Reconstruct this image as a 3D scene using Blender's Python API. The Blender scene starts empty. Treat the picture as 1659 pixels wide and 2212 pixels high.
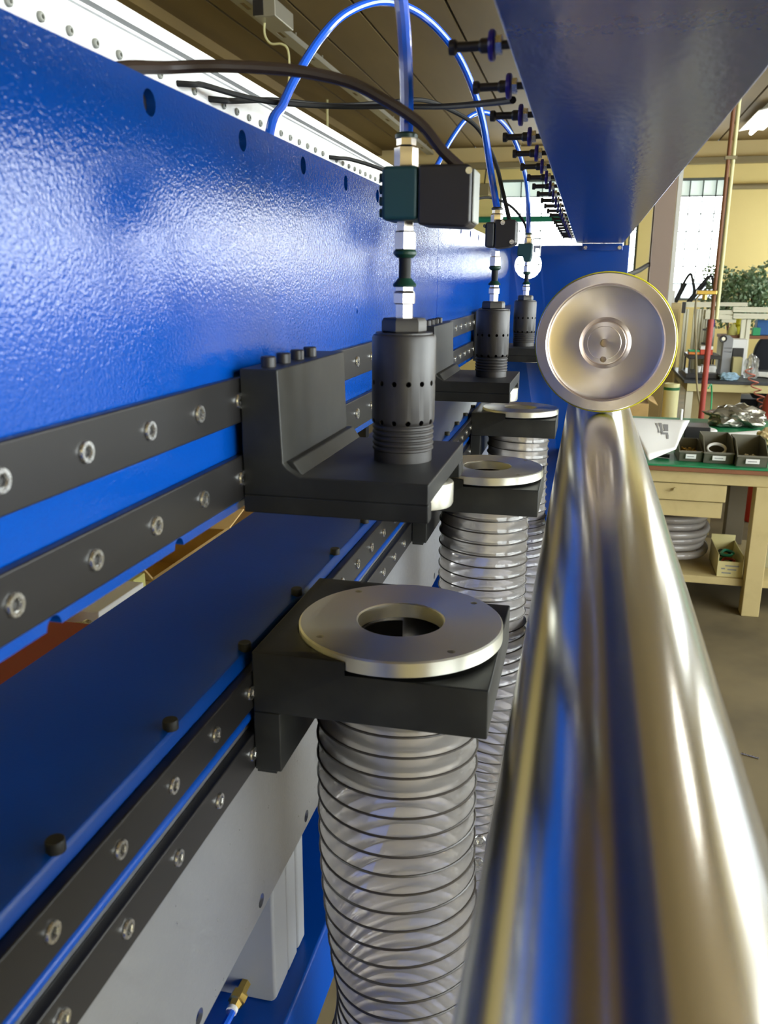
import bpy, bmesh, math, random
from mathutils import Vector, Matrix
random.seed(7)
S = bpy.context.scene
COL = S.collection

# ------------------------------------------------------------------ camera
H = 1.70            # camera height above the workshop floor (m)
A = 0.22            # machine unit: sideways distance camera - guide rail (m)
FPX, CX, CY = 1836.8, 829.5, 1106.0          # focal length in px of the 1659x2212 frame
RX = Vector((0.97363397, 0.06479315, -0.2187207))     # world axes seen in camera (x right, y down, z forward)
RY = Vector((0.22804692, -0.25287357, 0.9402391))
RZ = Vector((0.00561237, -0.9653273, -0.26098218))
def ray(u, v):
    d = Vector((u-CX, v-CY, FPX))
    w = Vector((RX.dot(d), RY.dot(d), RZ.dot(d)))
    return w/w.y
def P(u, v, X=None, Y=None, Z=None):
    """world point seen at pixel (u,v) on the plane X=, Y= or Z= (metres, Z above floor)"""
    d = ray(u, v)
    t = X/d.x if X is not None else (Y if Y is not None else (Z-H)/d.z)
    p = d*t
    return Vector((p.x, p.y, p.z+H))
def U(x, y, z): return Vector((x*A, y*A, z*A+H))      # machine units -> world

cam_d = bpy.data.cameras.new('camera'); cam = bpy.data.objects.new('camera', cam_d); COL.objects.link(cam)
cam_d.sensor_fit = 'HORIZONTAL'; cam_d.sensor_width = 36.0; cam_d.lens = 36.0*FPX/1659.0
cam_d.clip_start = 0.01; cam_d.clip_end = 100
xr = Vector((RX.x, RY.x, RZ.x)); yd = Vector((RX.y, RY.y, RZ.y)); zf = Vector((RX.z, RY.z, RZ.z))
cam.matrix_world = Matrix(((xr.x, -yd.x, -zf.x, 0), (xr.y, -yd.y, -zf.y, 0), (xr.z, -yd.z, -zf.z, H), (0, 0, 0, 1)))
cam_d.dof.use_dof = True; cam_d.dof.focus_distance = 1.15; cam_d.dof.aperture_fstop = 22.0
S.camera = cam

# ------------------------------------------------------------------ light set-up
SKY = 0.30           # dim ambience outside the hall
DAY = 9.0            # luminance of sky seen through every window pane
TUBE = 22.0          # fluorescent tubes
w = bpy.data.worlds.new('world'); S.world = w; w.use_nodes = True
w.node_tree.nodes['Background'].inputs[0].default_value = (0.85, 0.92, 1.0, 1)
w.node_tree.nodes['Background'].inputs[1].default_value = SKY
S.view_settings.view_transform = 'Standard'; S.view_settings.look = 'None'
S.view_settings.exposure = 0.55; S.view_settings.gamma = 1.0
S.view_settings.use_curve_mapping = False
S.cycles.max_bounces = 6; S.cycles.diffuse_bounces = 3; S.cycles.glossy_bounces = 4; S.cycles.transparent_max_bounces = 14
S.cycles.use_adaptive_sampling = True; S.cycles.adaptive_threshold = 0.03
S.cycles.sample_clamp_indirect = 6.0
S.cycles.caustics_reflective = False; S.cycles.caustics_refractive = False

# ------------------------------------------------------------------ materials
def nmat(name):
    m = bpy.data.materials.new(name); m.use_nodes = True
    nt = m.node_tree
    return m, nt, nt.nodes['Principled BSDF']
def noise_node(nt, scale, detail=2.0, rough=0.5, stretch=None):
    tc = nt.nodes.new('ShaderNodeTexCoord'); n = nt.nodes.new('ShaderNodeTexNoise')
    n.inputs['Scale'].default_value = scale; n.inputs['Detail'].default_value = detail; n.inputs['Roughness'].default_value = rough
    if stretch:
        mp = nt.nodes.new('ShaderNodeMapping'); mp.inputs['Scale'].default_value = stretch
        nt.links.new(tc.outputs['Object'], mp.inputs[0]); nt.links.new(mp.outputs[0], n.inputs['Vector'])
    else:
        nt.links.new(tc.outputs['Object'], n.inputs['Vector'])
    return n
def mat(name, base, rough=0.5, metal=0.0, bump=None, vary=None, coat=0.0, coat_rough=0.05, rvary=None, spec=0.5, stretch=None, trans=0.0):
    m, nt, b = nmat(name)
    b.inputs['Base Color'].default_value = (*base, 1); b.inputs['Roughness'].default_value = rough
    b.inputs['Metallic'].default_value = metal; b.inputs['Specular IOR Level'].default_value = spec
    b.inputs['Coat Weight'].default_value = coat; b.inputs['Coat Roughness'].default_value = coat_rough
    b.inputs['Transmission Weight'].default_value = trans
    if vary:                                   # (scale, other colour, low, high)
        n = noise_node(nt, vary[0], 4, 0.6, stretch)
        r = nt.nodes.new('ShaderNodeValToRGB')
        r.color_ramp.elements[0].position = vary[2]; r.color_ramp.elements[1].position = vary[3]
        r.color_ramp.elements[0].color = (*base, 1); r.color_ramp.elements[1].color = (*vary[1], 1)
        nt.links.new(n.outputs['Fac'], r.inputs[0]); nt.links.new(r.outputs[0], b.inputs['Base Color'])
    if rvary:                                  # (scale, low, high)
        n = noise_node(nt, rvary[0], 3, 0.6, stretch)
        mr = nt.nodes.new('ShaderNodeMapRange'); mr.inputs[3].default_value = rvary[1]; mr.inputs[4].default_value = rvary[2]
        nt.links.new(n.outputs['Fac'], mr.inputs[0]); nt.links.new(mr.outputs[0], b.inputs['Roughness'])
    if bump:                                   # (scale, strength, distance)
        n = noise_node(nt, bump[0], 2, 0.5, stretch)
        bp = nt.nodes.new('ShaderNodeBump'); bp.inputs['Strength'].default_value = bump[1]; bp.inputs['Distance'].default_value = bump[2]
        nt.links.new(n.outputs['Fac'], bp.inputs['Height']); nt.links.new(bp.outputs[0], b.inputs['Normal'])
        nt.links.new(bp.outputs[0], b.inputs['Coat Normal'])
    return m
def emit(name, col, strength):
    m, nt, b = nmat(name)
    b.inputs['Base Color'].default_value = (0.8, 0.8, 0.8, 1); b.inputs['Roughness'].default_value = 0.4
    b.inputs['Emission Color'].default_value = (*col, 1); b.inputs['Emission Strength'].default_value = strength
    return m

M = {}
M['blue'] = mat('blue_paint', (0.0008, 0.050, 0.30), 0.09, bump=(520, 0.22, 0.0011), spec=0.5)
M['blue_smooth'] = mat('blue_paint_satin', (0.0008, 0.050, 0.30), 0.30, bump=(500, 0.10, 0.0008), vary=(9, (0.0015, 0.056, 0.33), 0.45, 0.75), spec=0.3)
M['blue_beam'] = mat('blue_paint_beam', (0.0008, 0.050, 0.30), 0.22, bump=(160, 0.22, 0.0012), spec=0.6, stretch=(1, .35, 1))
M['rail'] = mat('blackened_rail', (0.013, 0.012, 0.012), 0.34, bump=(30, 0.05, 0.0005), spec=0.45)
M['black'] = mat('black_oxide', (0.013, 0.013, 0.012), 0.46, vary=(22, (0.026, 0.026, 0.023), 0.45, 0.75), bump=(900, 0.08, 0.0003), spec=0.35)
M['nozzle'] = mat('black_oxide_nozzle', (0.028, 0.025, 0.024), 0.42, vary=(30, (0.042, 0.038, 0.035), 0.4, 0.7), spec=0.5)
M['blackplastic'] = mat('black_plastic', (0.018, 0.016, 0.018), 0.42)
M['cable'] = mat('dark_brown_cable', (0.030, 0.018, 0.014), 0.45)
M['cable_black'] = mat('black_cable', (0.012, 0.012, 0.012), 0.6, spec=0.25)
M['teal'] = mat('teal_plastic', (0.010, 0.055, 0.065), 0.5)
M['darkgreen'] = mat('green_collar', (0.004, 0.035, 0.02), 0.4)
M['screw'] = mat('zinc_screw', (0.78, 0.78, 0.76), 0.22, 1.0, rvary=(400, 0.12, 0.4))
M['nickel'] = mat('nickel_fitting', (0.74, 0.66, 0.56), 0.24, 1.0)
M['brass'] = mat('brass_fitting', (0.60, 0.42, 0.12), 0.3, 1.0)
M['steel'] = mat('brushed_steel', (0.66, 0.65, 0.62), 0.19, 1.0, rvary=(120, 0.16, 0.20), stretch=(1, .02, 1))
M['ring'] = mat('turned_steel', (0.93, 0.91, 0.79), 0.42, 1.0, rvary=(9, 0.36, 0.48))
_n = M['ring'].node_tree; _t = _n.nodes.new('ShaderNodeTangent'); _t.direction_type = 'RADIAL'; _t.axis = 'Z'
_n.links.new(_t.outputs[0], _n.nodes['Principled BSDF'].inputs['Tangent']); _n.nodes['Principled BSDF'].inputs['Anisotropic'].default_value = 0.85; _n.nodes['Principled BSDF'].inputs['Anisotropic Rotation'].default_value = 0.25
M['ringside'] = M['ring']
M['alu_white'] = mat('anodised_profile', (0.92, 0.93, 0.94), 0.35, 0.35, spec=0.8)
M['blue_tube'] = mat('blue_air_tube', (0.004, 0.09, 0.62), 0.18, coat=0.5)
M['washer'] = mat('violet_blue_washer', (0.03, 0.015, 0.25), 0.3)
M['yellow_ring'] = mat('yellow_rubber', (0.75, 0.68, 0.02), 0.45)
M['greybox'] = mat('grey_abs', (0.30, 0.31, 0.33), 0.45)
M['white_plastic'] = mat('white_plastic', (0.8, 0.8, 0.78), 0.4)
M['floor'] = mat('concrete_floor', (0.17, 0.135, 0.075), 0.35, vary=(1.3, (0.085, 0.07, 0.045), 0.42, 0.72), bump=(40, 0.05, 0.002), rvary=(3, 0.5, 0.8), spec=0.3)
M['ceil'] = mat('brown_ceiling', (0.185, 0.12, 0.032), 0.7, vary=(1.2, (0.14, 0.088, 0.022), 0.4, 0.7), stretch=(1, .2, 1))
M['tray'] = mat('galvanised_tray', (0.42, 0.40, 0.33), 0.45, 0.6)
M['yellow_wall'] = mat('yellow_wall', (0.90, 0.74, 0.32), 0.7, vary=(0.9, (0.87, 0.71, 0.30), 0.4, 0.7))
M['cream_wall'] = mat('cream_wall', (0.72, 0.58, 0.30), 0.7)
M['conduit'] = mat('grey_conduit', (0.27, 0.22, 0.12), 0.6)
M['greenpipe'] = mat('green_pipe', (0.01, 0.22, 0.14), 0.4)
M['bar'] = mat('window_bar', (0.10, 0.12, 0.12), 0.6)
M['win'] = emit('daylit_pane', (0.93, 1.0, 1.0), DAY)
M['win_dim'] = emit('shaded_pane', (0.55, 0.72, 0.66), 0.55)
M['win_low'] = emit('pane_over_yard', (0.80, 0.90, 1.0), 1.1)
M['tubelamp'] = emit('fluorescent', (1.0, 0.96, 0.86), TUBE)
M['column'] = mat('mauve_column', (0.36, 0.27, 0.23), 0.55)
M['cream'] = mat('cream_paint', (0.50, 0.40, 0.19), 0.5, vary=(7, (0.42, 0.33, 0.15), 0.45, 0.75))
M['cream_dark'] = mat('cream_panel', (0.36, 0.30, 0.16), 0.6)
M['green_top'] = mat('green_mat', (0.008, 0.20, 0.075), 0.45)
M['brown_edge'] = mat('brown_edge', (0.20, 0.075, 0.03), 0.55)
M['bin'] = mat('grey_bin', (0.135, 0.13, 0.10), 0.45)
M['paper'] = mat('white_paper', (0.86, 0.86, 0.85), 0.6)
M['print'] = mat('grey_print', (0.25, 0.25, 0.26), 0.6)
M['foil'] = mat('crumpled_foil', (0.30, 0.29, 0.25), 0.22, 0.7)
M['tan'] = mat('tan_wrap', (0.62, 0.48, 0.26), 0.6)
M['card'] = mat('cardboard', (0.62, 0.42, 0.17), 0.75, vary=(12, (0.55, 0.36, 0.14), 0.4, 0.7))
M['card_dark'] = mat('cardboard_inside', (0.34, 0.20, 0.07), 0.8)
M['red'] = mat('red_paint', (0.42, 0.03, 0.02), 0.45)
M['redpole'] = mat('red_pole', (0.36, 0.05, 0.035), 0.5)
M['orange'] = mat('orange_plastic', (0.75, 0.22, 0.03), 0.5)
M['green'] = mat('green_plastic', (0.01, 0.32, 0.12), 0.5)
M['lime'] = mat('pale_yellow_card', (0.62, 0.60, 0.20), 0.6)
M['navy'] = mat('navy_fabric', (0.012, 0.016, 0.028), 0.8)
M['alu'] = mat('alu_extrusion', (0.72, 0.70, 0.56), 0.5, 0.15)
M['tool_grey'] = mat('tool_grey', (0.30, 0.31, 0.28), 0.5)
M['purple'] = mat('purple_plastic', (0.05, 0.035, 0.2), 0.5)
M['bluebox'] = mat('blue_plastic', (0.01, 0.12, 0.42), 0.5)
M['cyan'] = mat('pale_blue_cloth', (0.32, 0.5, 0.66), 0.7)
M['pink'] = mat('pink_coil', (0.55, 0.18, 0.13), 0.5)
M['leaf'] = mat('leaf', (0.14, 0.26, 0.12), 0.5, vary=(14, (0.40, 0.50, 0.36), 0.4, 0.65))
M['clay'] = mat('clay_pot', (0.35, 0.14, 0.07), 0.7)
M['brown_dark'] = mat('dark_brown_leg', (0.15, 0.125, 0.085), 0.6)
M['white_sheet'] = mat('white_sheet', (0.88, 0.88, 0.87), 0.35)
M['lime_pale'] = mat('pale_cream_card', (0.62, 0.55, 0.27), 0.65)
M['brown_cab'] = mat('brown_cabinet', (0.20, 0.13, 0.035), 0.6)
M['redbright'] = mat('bright_red_card', (0.62, 0.07, 0.03), 0.5)
M['darkgreen_b'] = mat('green_tape', (0.01, 0.13, 0.04), 0.5)
M['cyl_yellow'] = mat('cream_tube', (0.72, 0.68, 0.36), 0.6)

def hose_mat(name, tint, transp):
    m = bpy.data.materials.new(name); m.use_nodes = True; nt = m.node_tree; nt.nodes.clear()
    out = nt.nodes.new('ShaderNodeOutputMaterial')
    tr = nt.nodes.new('ShaderNodeBsdfTransparent'); tr.inputs[0].default_value = (*tint, 1)
    di = nt.nodes.new('ShaderNodeBsdfTranslucent'); di.inputs[0].default_value = (1.0, 0.94, 0.90, 1)
    d2 = nt.nodes.new('ShaderNodeBsdfDiffuse'); d2.inputs[0].default_value = (0.96, 0.90, 0.86, 1)
    gl = nt.nodes.new('ShaderNodeBsdfGlossy'); gl.inputs['Roughness'].default_value = 0.10
    fr = nt.nodes.new('ShaderNodeFresnel'); fr.inputs[0].default_value = 1.5
    m0 = nt.nodes.new('ShaderNodeMixShader'); m0.inputs[0].default_value = 0.35
    m1 = nt.nodes.new('ShaderNodeMixShader'); m1.inputs[0].default_value = 1-transp
    m2 = nt.nodes.new('ShaderNodeMixShader')
    L = nt.links.new
    n = noise_node(nt, 60, 2); bp = nt.nodes.new('ShaderNodeBump'); bp.inputs['Strength'].default_value = 0.25; bp.inputs['Distance'].default_value = 0.003
    L(n.outputs['Fac'], bp.inputs['Height']); L(bp.outputs[0], gl.inputs['Normal']); L(bp.outputs[0], fr.inputs['Normal'])
    L(di.outputs[0], m0.inputs[1]); L(d2.outputs[0], m0.inputs[2])
    L(tr.outputs[0], m1.inputs[1]); L(m0.outputs[0], m1.inputs[2])
    L(fr.outputs[0], m2.inputs[0]); L(m1.outputs[0], m2.inputs[1]); L(gl.outputs[0], m2.inputs[2])
    L(m2.outputs[0], out.inputs[0])
    return m
M['hose'] = hose_mat('clear_hose', (0.98, 0.96, 0.95), 0.63)
M['coil'] = hose_mat('clear_coil', (0.80, 0.80, 0.84), 0.35)
M['clear'] = hose_mat('clear_plastic', (0.92, 0.96, 0.97), 0.7)

# ------------------------------------------------------------------ mesh building
class B:
    """collects vertices/faces in world metres (machine=True: in machine units)"""
    def __init__(s, machine=False): s.v = []; s.f = []; s.m = machine
    def _p(s, p): return U(*p) if s.m else Vector(p)
    def add(s, vs, fs):
        o = len(s.v); s.v += [s._p(p) for p in vs]; s.f += [tuple(i+o for i in f) for f in fs]; return s
    def box(s, x0, x1, y0, y1, z0, z1):
        vs = [(x, y, z) for x in (x0, x1) for y in (y0, y1) for z in (z0, z1)]
        return s.add(vs, [(0, 1, 3, 2), (4, 6, 7, 5), (0, 4, 5, 1), (2, 3, 7, 6), (0, 2, 6, 4), (1, 5, 7, 3)])
    def obox(s, c, ax, ay, az):          # oriented box: centre and three half-axes
        c = Vector(c); ax, ay, az = Vector(ax), Vector(ay), Vector(az)
        vs = [c+ax*i+ay*j+az*k for i in (-1, 1) for j in (-1, 1) for k in (-1, 1)]
        return s.add(vs, [(0, 1, 3, 2), (4, 6, 7, 5), (0, 4, 5, 1), (2, 3, 7, 6), (0, 2, 6, 4), (1, 5, 7, 3)])
    def cyl(s, p0, p1, r0, r1=None, n=20, caps=True, phase=0.0):
        r1 = r0 if r1 is None else r1
        p0, p1 = Vector(p0), Vector(p1); d = (p1-p0).normalized()
        u = d.orthogonal().normalized()
        if abs(d.z) > .99: u = Vector((1, 0, 0))
        elif abs(d.x) > .99: u = Vector((0, 0, 1))
        w_ = d.cross(u)
        vs = []
        for p, r in ((p0, r0), (p1, r1)):
            for i in range(n):
                t = 2*math.pi*i/n+phase; vs.append(p+u*(r*math.cos(t))+w_*(r*math.sin(t)))
        fs = [(i, (i+1) % n, n+(i+1) % n, n+i) for i in range(n)]
        if caps: fs += [tuple(range(n-1, -1, -1)), tuple(range(n, 2*n))]
        return s.add(vs, fs)
    def lathe(s, prof, c=(0, 0, 0), axis='z', n=40, closed=False, phase=0.0):
        """prof: list of (radius, height)"""
        c = Vector(c); vs = []; k = len(prof)
        for r, h in prof:
            for i in range(n):
                t = 2*math.pi*i/n+phase; x, y = r*math.cos(t), r*math.sin(t)
                vs.append(c+(Vector((x, y, h)) if axis == 'z' else Vector((x, h, y)) if axis == 'y' else Vector((h, x, y))))
        fs = []
        rng = range(k) if closed else range(k-1)
        for a in rng:
            b = (a+1) % k
            fs += [(a*n+i, a*n+(i+1) % n, b*n+(i+1) % n, b*n+i) for i in range(n)]
        return s.add(vs, fs)
    def tube(s, pts, r, n=8, caps=True):
        pts = [Vector(p) for p in pts]; vs = []; k = len(pts); up = None
        for i, p in enumerate(pts):
            d = (pts[min(i+1, k-1)]-pts[max(i-1, 0)]).normalized()
            if up is None: up = d.orthogonal().normalized()
            up = (up-d*up.dot(d)).normalized(); w_ = d.cross(up)
            rr = r[i] if isinstance(r, (list, tuple)) else r
            for j in range(n):
                t = 2*math.pi*j/n; vs.append(p+up*(rr*math.cos(t))+w_*(rr*math.sin(t)))
        fs = [(i*n+j, i*n+(j+1) % n, (i+1)*n+(j+1) % n, (i+1)*n+j) for i in range(k-1) for j in range(n)]
        if caps: fs += [tuple(range(n-1, -1, -1)), tuple(range((k-1)*n, k*n))]
        return s.add(vs, fs)
    def prism(s, poly, axis, c0, c1):
        """poly of 2-D points extruded along axis: 'x' -> (y,z), 'y' -> (x,z), 'z' -> (x,y)"""
        def q(p, c): return (c, p[0], p[1]) if axis == 'x' else (p[0], c, p[1]) if axis == 'y' else (p[0], p[1], c)
        n = len(poly)
        vs = [q(p, c0) for p in poly]+[q(p, c1) for p in poly]
        fs = [(i, (i+1) % n, n+(i+1) % n, n+i) for i in range(n)]+[tuple(range(n-1, -1, -1)), tuple(range(n, 2*n))]
        return s.add(vs, fs)
    def mesh(s, name, origin=Vector((0, 0, 0)), angle=35):
        me = bpy.data.meshes.new(name)
        me.from_pydata([tuple(v-origin) for v in s.v], [], s.f)
        bm = bmesh.new(); bm.from_mesh(me); bmesh.ops.recalc_face_normals(bm, faces=bm.faces); bm.to_mesh(me); bm.free()
        me.polygons.foreach_set('use_smooth', [True]*len(me.polygons))
        me.set_sharp_from_angle(angle=math.radians(angle))
        return me
    def obj(s, name, m, parent=None, bevel=0, angle=35, origin=None):
        o_ = origin if origin is not None else (root_loc(parent) if parent else Vector((0, 0, 0)))
        me = s.mesh(name, o_, angle)
        ob = bpy.data.objects.new(name, me); COL.objects.link(ob)
        me.materials.append(M[m] if isinstance(m, str) else m)
        if parent: ob.parent = parent
        else: ob.location = o_
        if bevel:
            md = ob.modifiers.new('bevel', 'BEVEL'); md.width = bevel; md.segments = 2; md.limit_method = 'ANGLE'; md.angle_limit = math.radians(40)
            md.harden_normals = True
        return ob
def root_loc(o):
    while o.parent: o = o.parent
    return o.location.copy()
def tag(o, label, cat, group=None, kind=None):
    o['label'] = label; o['category'] = cat
    if group: o['group'] = group
    if kind: o['kind'] = kind
    return o
def thing(name, label, cat, loc=(0, 0, 0), group=None):
    o = bpy.data.objects.new(name, None); COL.objects.link(o); o.location = loc; o.empty_display_size = .05
    return tag(o, label, cat, group)
def structure(o): o['kind'] = 'structure'; return o
def copy_tree(o, parent=None):
    c = o.copy(); COL.objects.link(c)
    if parent: c.parent = parent
    for ch in list(o.children): copy_tree(ch, c)
    return c
def inst(src, name, parent, loc, rot=None):
    """another object on the same mesh data, placed at a world offset inside parent"""
    o = bpy.data.objects.new(name, src); COL.objects.link(o); o.parent = parent
    o.location = Vector(loc)-root_loc(parent)
    if rot: o.rotation_euler = rot
    return o
def cut(ob, cutter, m=None):
    """carve the shapes of cutter (a B in world metres) out of ob"""
    me = cutter.mesh('cutter'); c = bpy.data.objects.new('cutter', me); COL.objects.link(c)
    bpy.context.view_layer.update()
    if m: me.materials.append(M[m])
    md = ob.modifiers.new('cut', 'BOOLEAN'); md.operation = 'DIFFERENCE'; md.solver = 'EXACT'; md.object = c
    if m: md.material_mode = 'TRANSFER'
    dg = bpy.context.evaluated_depsgraph_get(); dg.update()
    new = bpy.data.meshes.new_from_object(ob.evaluated_get(dg))
    ob.modifiers.remove(md); bpy.data.objects.remove(c)
    new.name = ob.data.name; ob.data = new
    new.polygons.foreach_set('use_smooth', [True]*len(new.polygons)); new.set_sharp_from_angle(angle=math.radians(35))
    return ob
def spline(pts, n=8):
    """Catmull-Rom through the points"""
    pts = [Vector(p) for p in pts]; q = [pts[0]*2-pts[1]]+pts+[pts[-1]*2-pts[-2]]; out = []
    for i in range(1, len(q)-2):
        p0, p1, p2, p3 = q[i-1:i+3]
        for k in range(n):
            t = k/n
            out.append(0.5*((2*p1)+(p2-p0)*t+(2*p0-5*p1+4*p2-p3)*t*t+(3*p1-p0-3*p2+p3)*t**3))
    out.append(q[-2]); return out

# ------------------------------------------------------------------ the workshop shell
XL, XR, YB, YF, ZC = -7.0, 4.3, -5.0, 16.0, 3.97
floor = structure(B().box(XL, XR, YB, YF, -0.1, 0).obj('floor', 'floor'))
wall_left = structure(B().box(XL-.2, XL, YB-.2, YF+.2, 0, ZC).obj('wall_left', 'yellow_wall'))
wall_back = structure(B().box(XL, XR, YB-.2, YB, 0, ZC).obj('wall_back', 'yellow_wall'))

def wall_with_windows(name, axis, c0, c1, lo, hi, wins, m):
    """wall slab with rectangular openings wins=[(a0,a1,z0,z1)], sorted along the wall"""
    b = B()
    def bx(a0, a1, z0, z1):
        if a1-a0 < 1e-4 or z1-z0 < 1e-4: return
        if axis == 'y': b.box(a0, a1, c0, c1, z0, z1)
        else: b.box(c0, c1, a0, a1, z0, z1)
    a = lo
    for a0, a1, z0, z1 in wins:
        bx(a, a0, 0, ZC); bx(a0, a1, 0, z0); bx(a0, a1, z1, ZC); a = a1
    bx(a, hi, 0, ZC)
    return structure(b.obj(name, m))
far_wins = [(-1.66, 0.56, 1.45, 3.45), (0.59, 0.75, 1.45, 3.45), (1.33, 2.17, 1.42, 3.42)]
wall_far = wall_with_windows('wall_far', 'y', YF, YF+.25, XL, XR, far_wins, 'yellow_wall')
side_wins = [(-4.2, -0.8, .35, 3.65), (-0.2, 4.2, .35, 3.65), (5.1, 7.5, .35, 2.75), (9.3, 11.6, .9, 2.75), (12.8, 15.4, .9, 2.75)]
wall_right = wall_with_windows('wall_right', 'x', XR+.0, XR+.25, YB, YF, side_wins, 'yellow_wall')

def window(idx, axis, c, a0, a1, z0, z1, nx, nz, m, dimtop=0.0, low=0, suffix=''):
    root = bpy.data.objects.new('window_%d%s' % (idx, suffix), None); COL.objects.link(root); root['kind'] = 'structure'
    root.location = ((a0+a1)/2, c, z0) if axis == 'y' else (c, (a0+a1)/2, z0)
    def bx(b, p0, p1, d0, d1, q0, q1):
        return b.box(p0, p1, c+d0, c+d1, q0, q1) if axis == 'y' else b.box(c+d0, c+d1, p0, p1, q0, q1)
    fr = B()
    for p in ((a0, a0+.04, z0, z1), (a1-.04, a1, z0, z1), (a0, a1, z0, z0+.04), (a0, a1, z1-.04, z1)): bx(fr, p[0], p[1], .05, .11, p[2], p[3])
    fr.obj('window_frame', 'bar', root)
    da, dz = (a1-a0)/nx, (z1-z0)/nz
    for i in range(1, nx): bx(B(), a0+i*da-.009, a0+i*da+.009, .055, .095, z0, z1).obj('bar', 'bar', root)
    for k in range(1, nz): bx(B(), a0, a1, .055, .095, z0+k*dz-.009, z0+k*dz+.009).obj('bar', 'bar', root)
    for i in range(nx):
        for k in range(nz):
            dim = k >= nz-dimtop
            bx(B(), a0+i*da+.004, a0+(i+1)*da-.004, .10, .112, z0+k*dz+.004, z0+(k+1)*dz-.004).obj('pane', 'win_dim' if dim else 'win_low' if k < low else m, root)
    return root
n = 1
for (a0, a1, z0, z1), nx, dt in zip(far_wins, (6, 1, 4), (1, 1, 1)):
    window(n, 'y', YF, a0, a1, z0, z1, nx, 7, 'win', dt, 1); n += 1
for k, (a0, a1, z0, z1) in enumerate(side_wins):
    window(n, 'x', XR, a0, a1, z0, z1, 4, 4, 'win', 0, 2 if k > 1 else 1, '_offscreen'); n += 1

# ceiling: boards with recessed joints running the length of the hall
ceiling = structure(B().box(XL, XR, YB, YF, ZC+.10, ZC+.25).obj('ceiling', 'ceil'))
edges_x = [XL, -6.3, -5.55, -4.8, -4.05, -3.28, -2.62, -2.10, -1.33, -0.6, 0.2, 1.0, 1.9, 2.7, 3.5, XR]
for x0, x1 in zip(edges_x[:-1], edges_x[1:]):
    B().box(x0+.014, x1-.014, YB, YF, ZC, ZC+.102).obj('ceiling_panel', 'ceil', ceiling)
# beams across the top of the end wall
structure(B().box(XL, XR, YF-.16, YF-.002, 3.62, 3.72).obj('trim_1', 'conduit', bevel=.01))
structure(B().box(XL, XR, YF-.10, YF-.002, 3.725, ZC-.002).obj('trim_2', 'cream_wall'))
pz = P(1000, 412, Y=YF).z
o = thing('wall_conduit', 'grey electrical conduit with junction box on the yellow end wall', 'conduit', (-2, YF-.06, pz))
B().cyl((XL+.1, YF-.05, pz), (-1.70, YF-.05, pz), .05, n=12).obj('pipe', 'conduit', o)
c = P(1046, 413, Y=YF-.12); B().box(c.x-.09, c.x+.09, YF-.16, YF-.01, pz-.1, pz+.1).obj('junction_box', 'conduit', o, bevel=.015)
B().cyl((c.x, YF-.1, pz+.1), (c.x+.02, YF-.1, 3.622), .012, n=8).obj('wire', 'cable_black', o)
o = thing('wall_conduit', 'grey conduit crossing the yellow end wall right of the barred window', 'conduit', (3, YF-.06, 3.25))
B().cyl((2.2, YF-.05, 3.26), (XR-.02, YF-.05, 3.26), .045, n=12).obj('pipe', 'conduit', o)
tz = P(1000, 475, Y=15.4).z
tag(B().cyl((XL+.02, 15.4, tz), (0.4, 15.4, tz), .05, n=14).obj('green_pipe', 'greenpipe'), 'long green pipe running level across the end wall windows', 'pipe')

# steel column between the windows
c0 = P(1402, 605, Y=9.0); c1 = P(1445, 605, Y=9.0)
o = thing('steel_column', 'mauve painted steel column standing behind the blue machine end plate', 'column', ((c0.x+c1.x)/2, 9.15, 0))
b = B(); w_ = c1.x-c0.x
b.box(c0.x, c1.x, 9.0, 9.03, 0, ZC); b.box(c0.x+w_*.4, c0.x+w_*.6, 9.03, 9.27, 0, ZC); b.box(c0.x, c1.x, 9.27, 9.30, 0, ZC)
b.obj('column_shaft', 'column', o)
B().box(c1.x+.006, c1.x+.045, 9.0, 9.05, .2, ZC-.02).obj('cable_duct', 'white_plastic', o)

# fluorescent lamps under the ceiling
def tube_lamp(x, y, label, name='tube_lamp'):
    o = thing(name, label, 'lamp', (x, y, ZC), 'fluorescent lamps under the ceiling')
    B().prism([(x-.05, ZC-.001), (x-.05, ZC-.07), (x-.17, ZC-.10), (x-.17, ZC-.112), (x, ZC-.085), (x+.17, ZC-.112), (x+.17, ZC-.10), (x+.05, ZC-.07), (x+.05, ZC-.001)], 'y', y-.8, y+.8).obj('lamp_reflector', 'white_plastic', o)
    for dx in (0,):
        t_ = B().cyl((x+dx, y-.74, ZC-.145), (x+dx, y+.74, ZC-.145), .028, n=14).obj('lamp_tube', 'tubelamp', o)
        for s_ in (-1, 1): B().box(x+dx-.02, x+dx+.02, y+s_*.765-.015, y+s_*.765+.015, ZC-.17, ZC-.09).obj('lamp_holder', 'white_plastic', t_)
lp = P(1635, 345, Z=ZC-.145)
tube_lamp(lp.x*13.5/lp.y, 13.5, 'lit fluorescent tube lamp next to the cream standpipe')
tube_lamp(lp.x+.02, 5.5, 'lit fluorescent tube lamp on the ceiling over the green-topped workbench', 'tube_lamp_offscreen')

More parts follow.
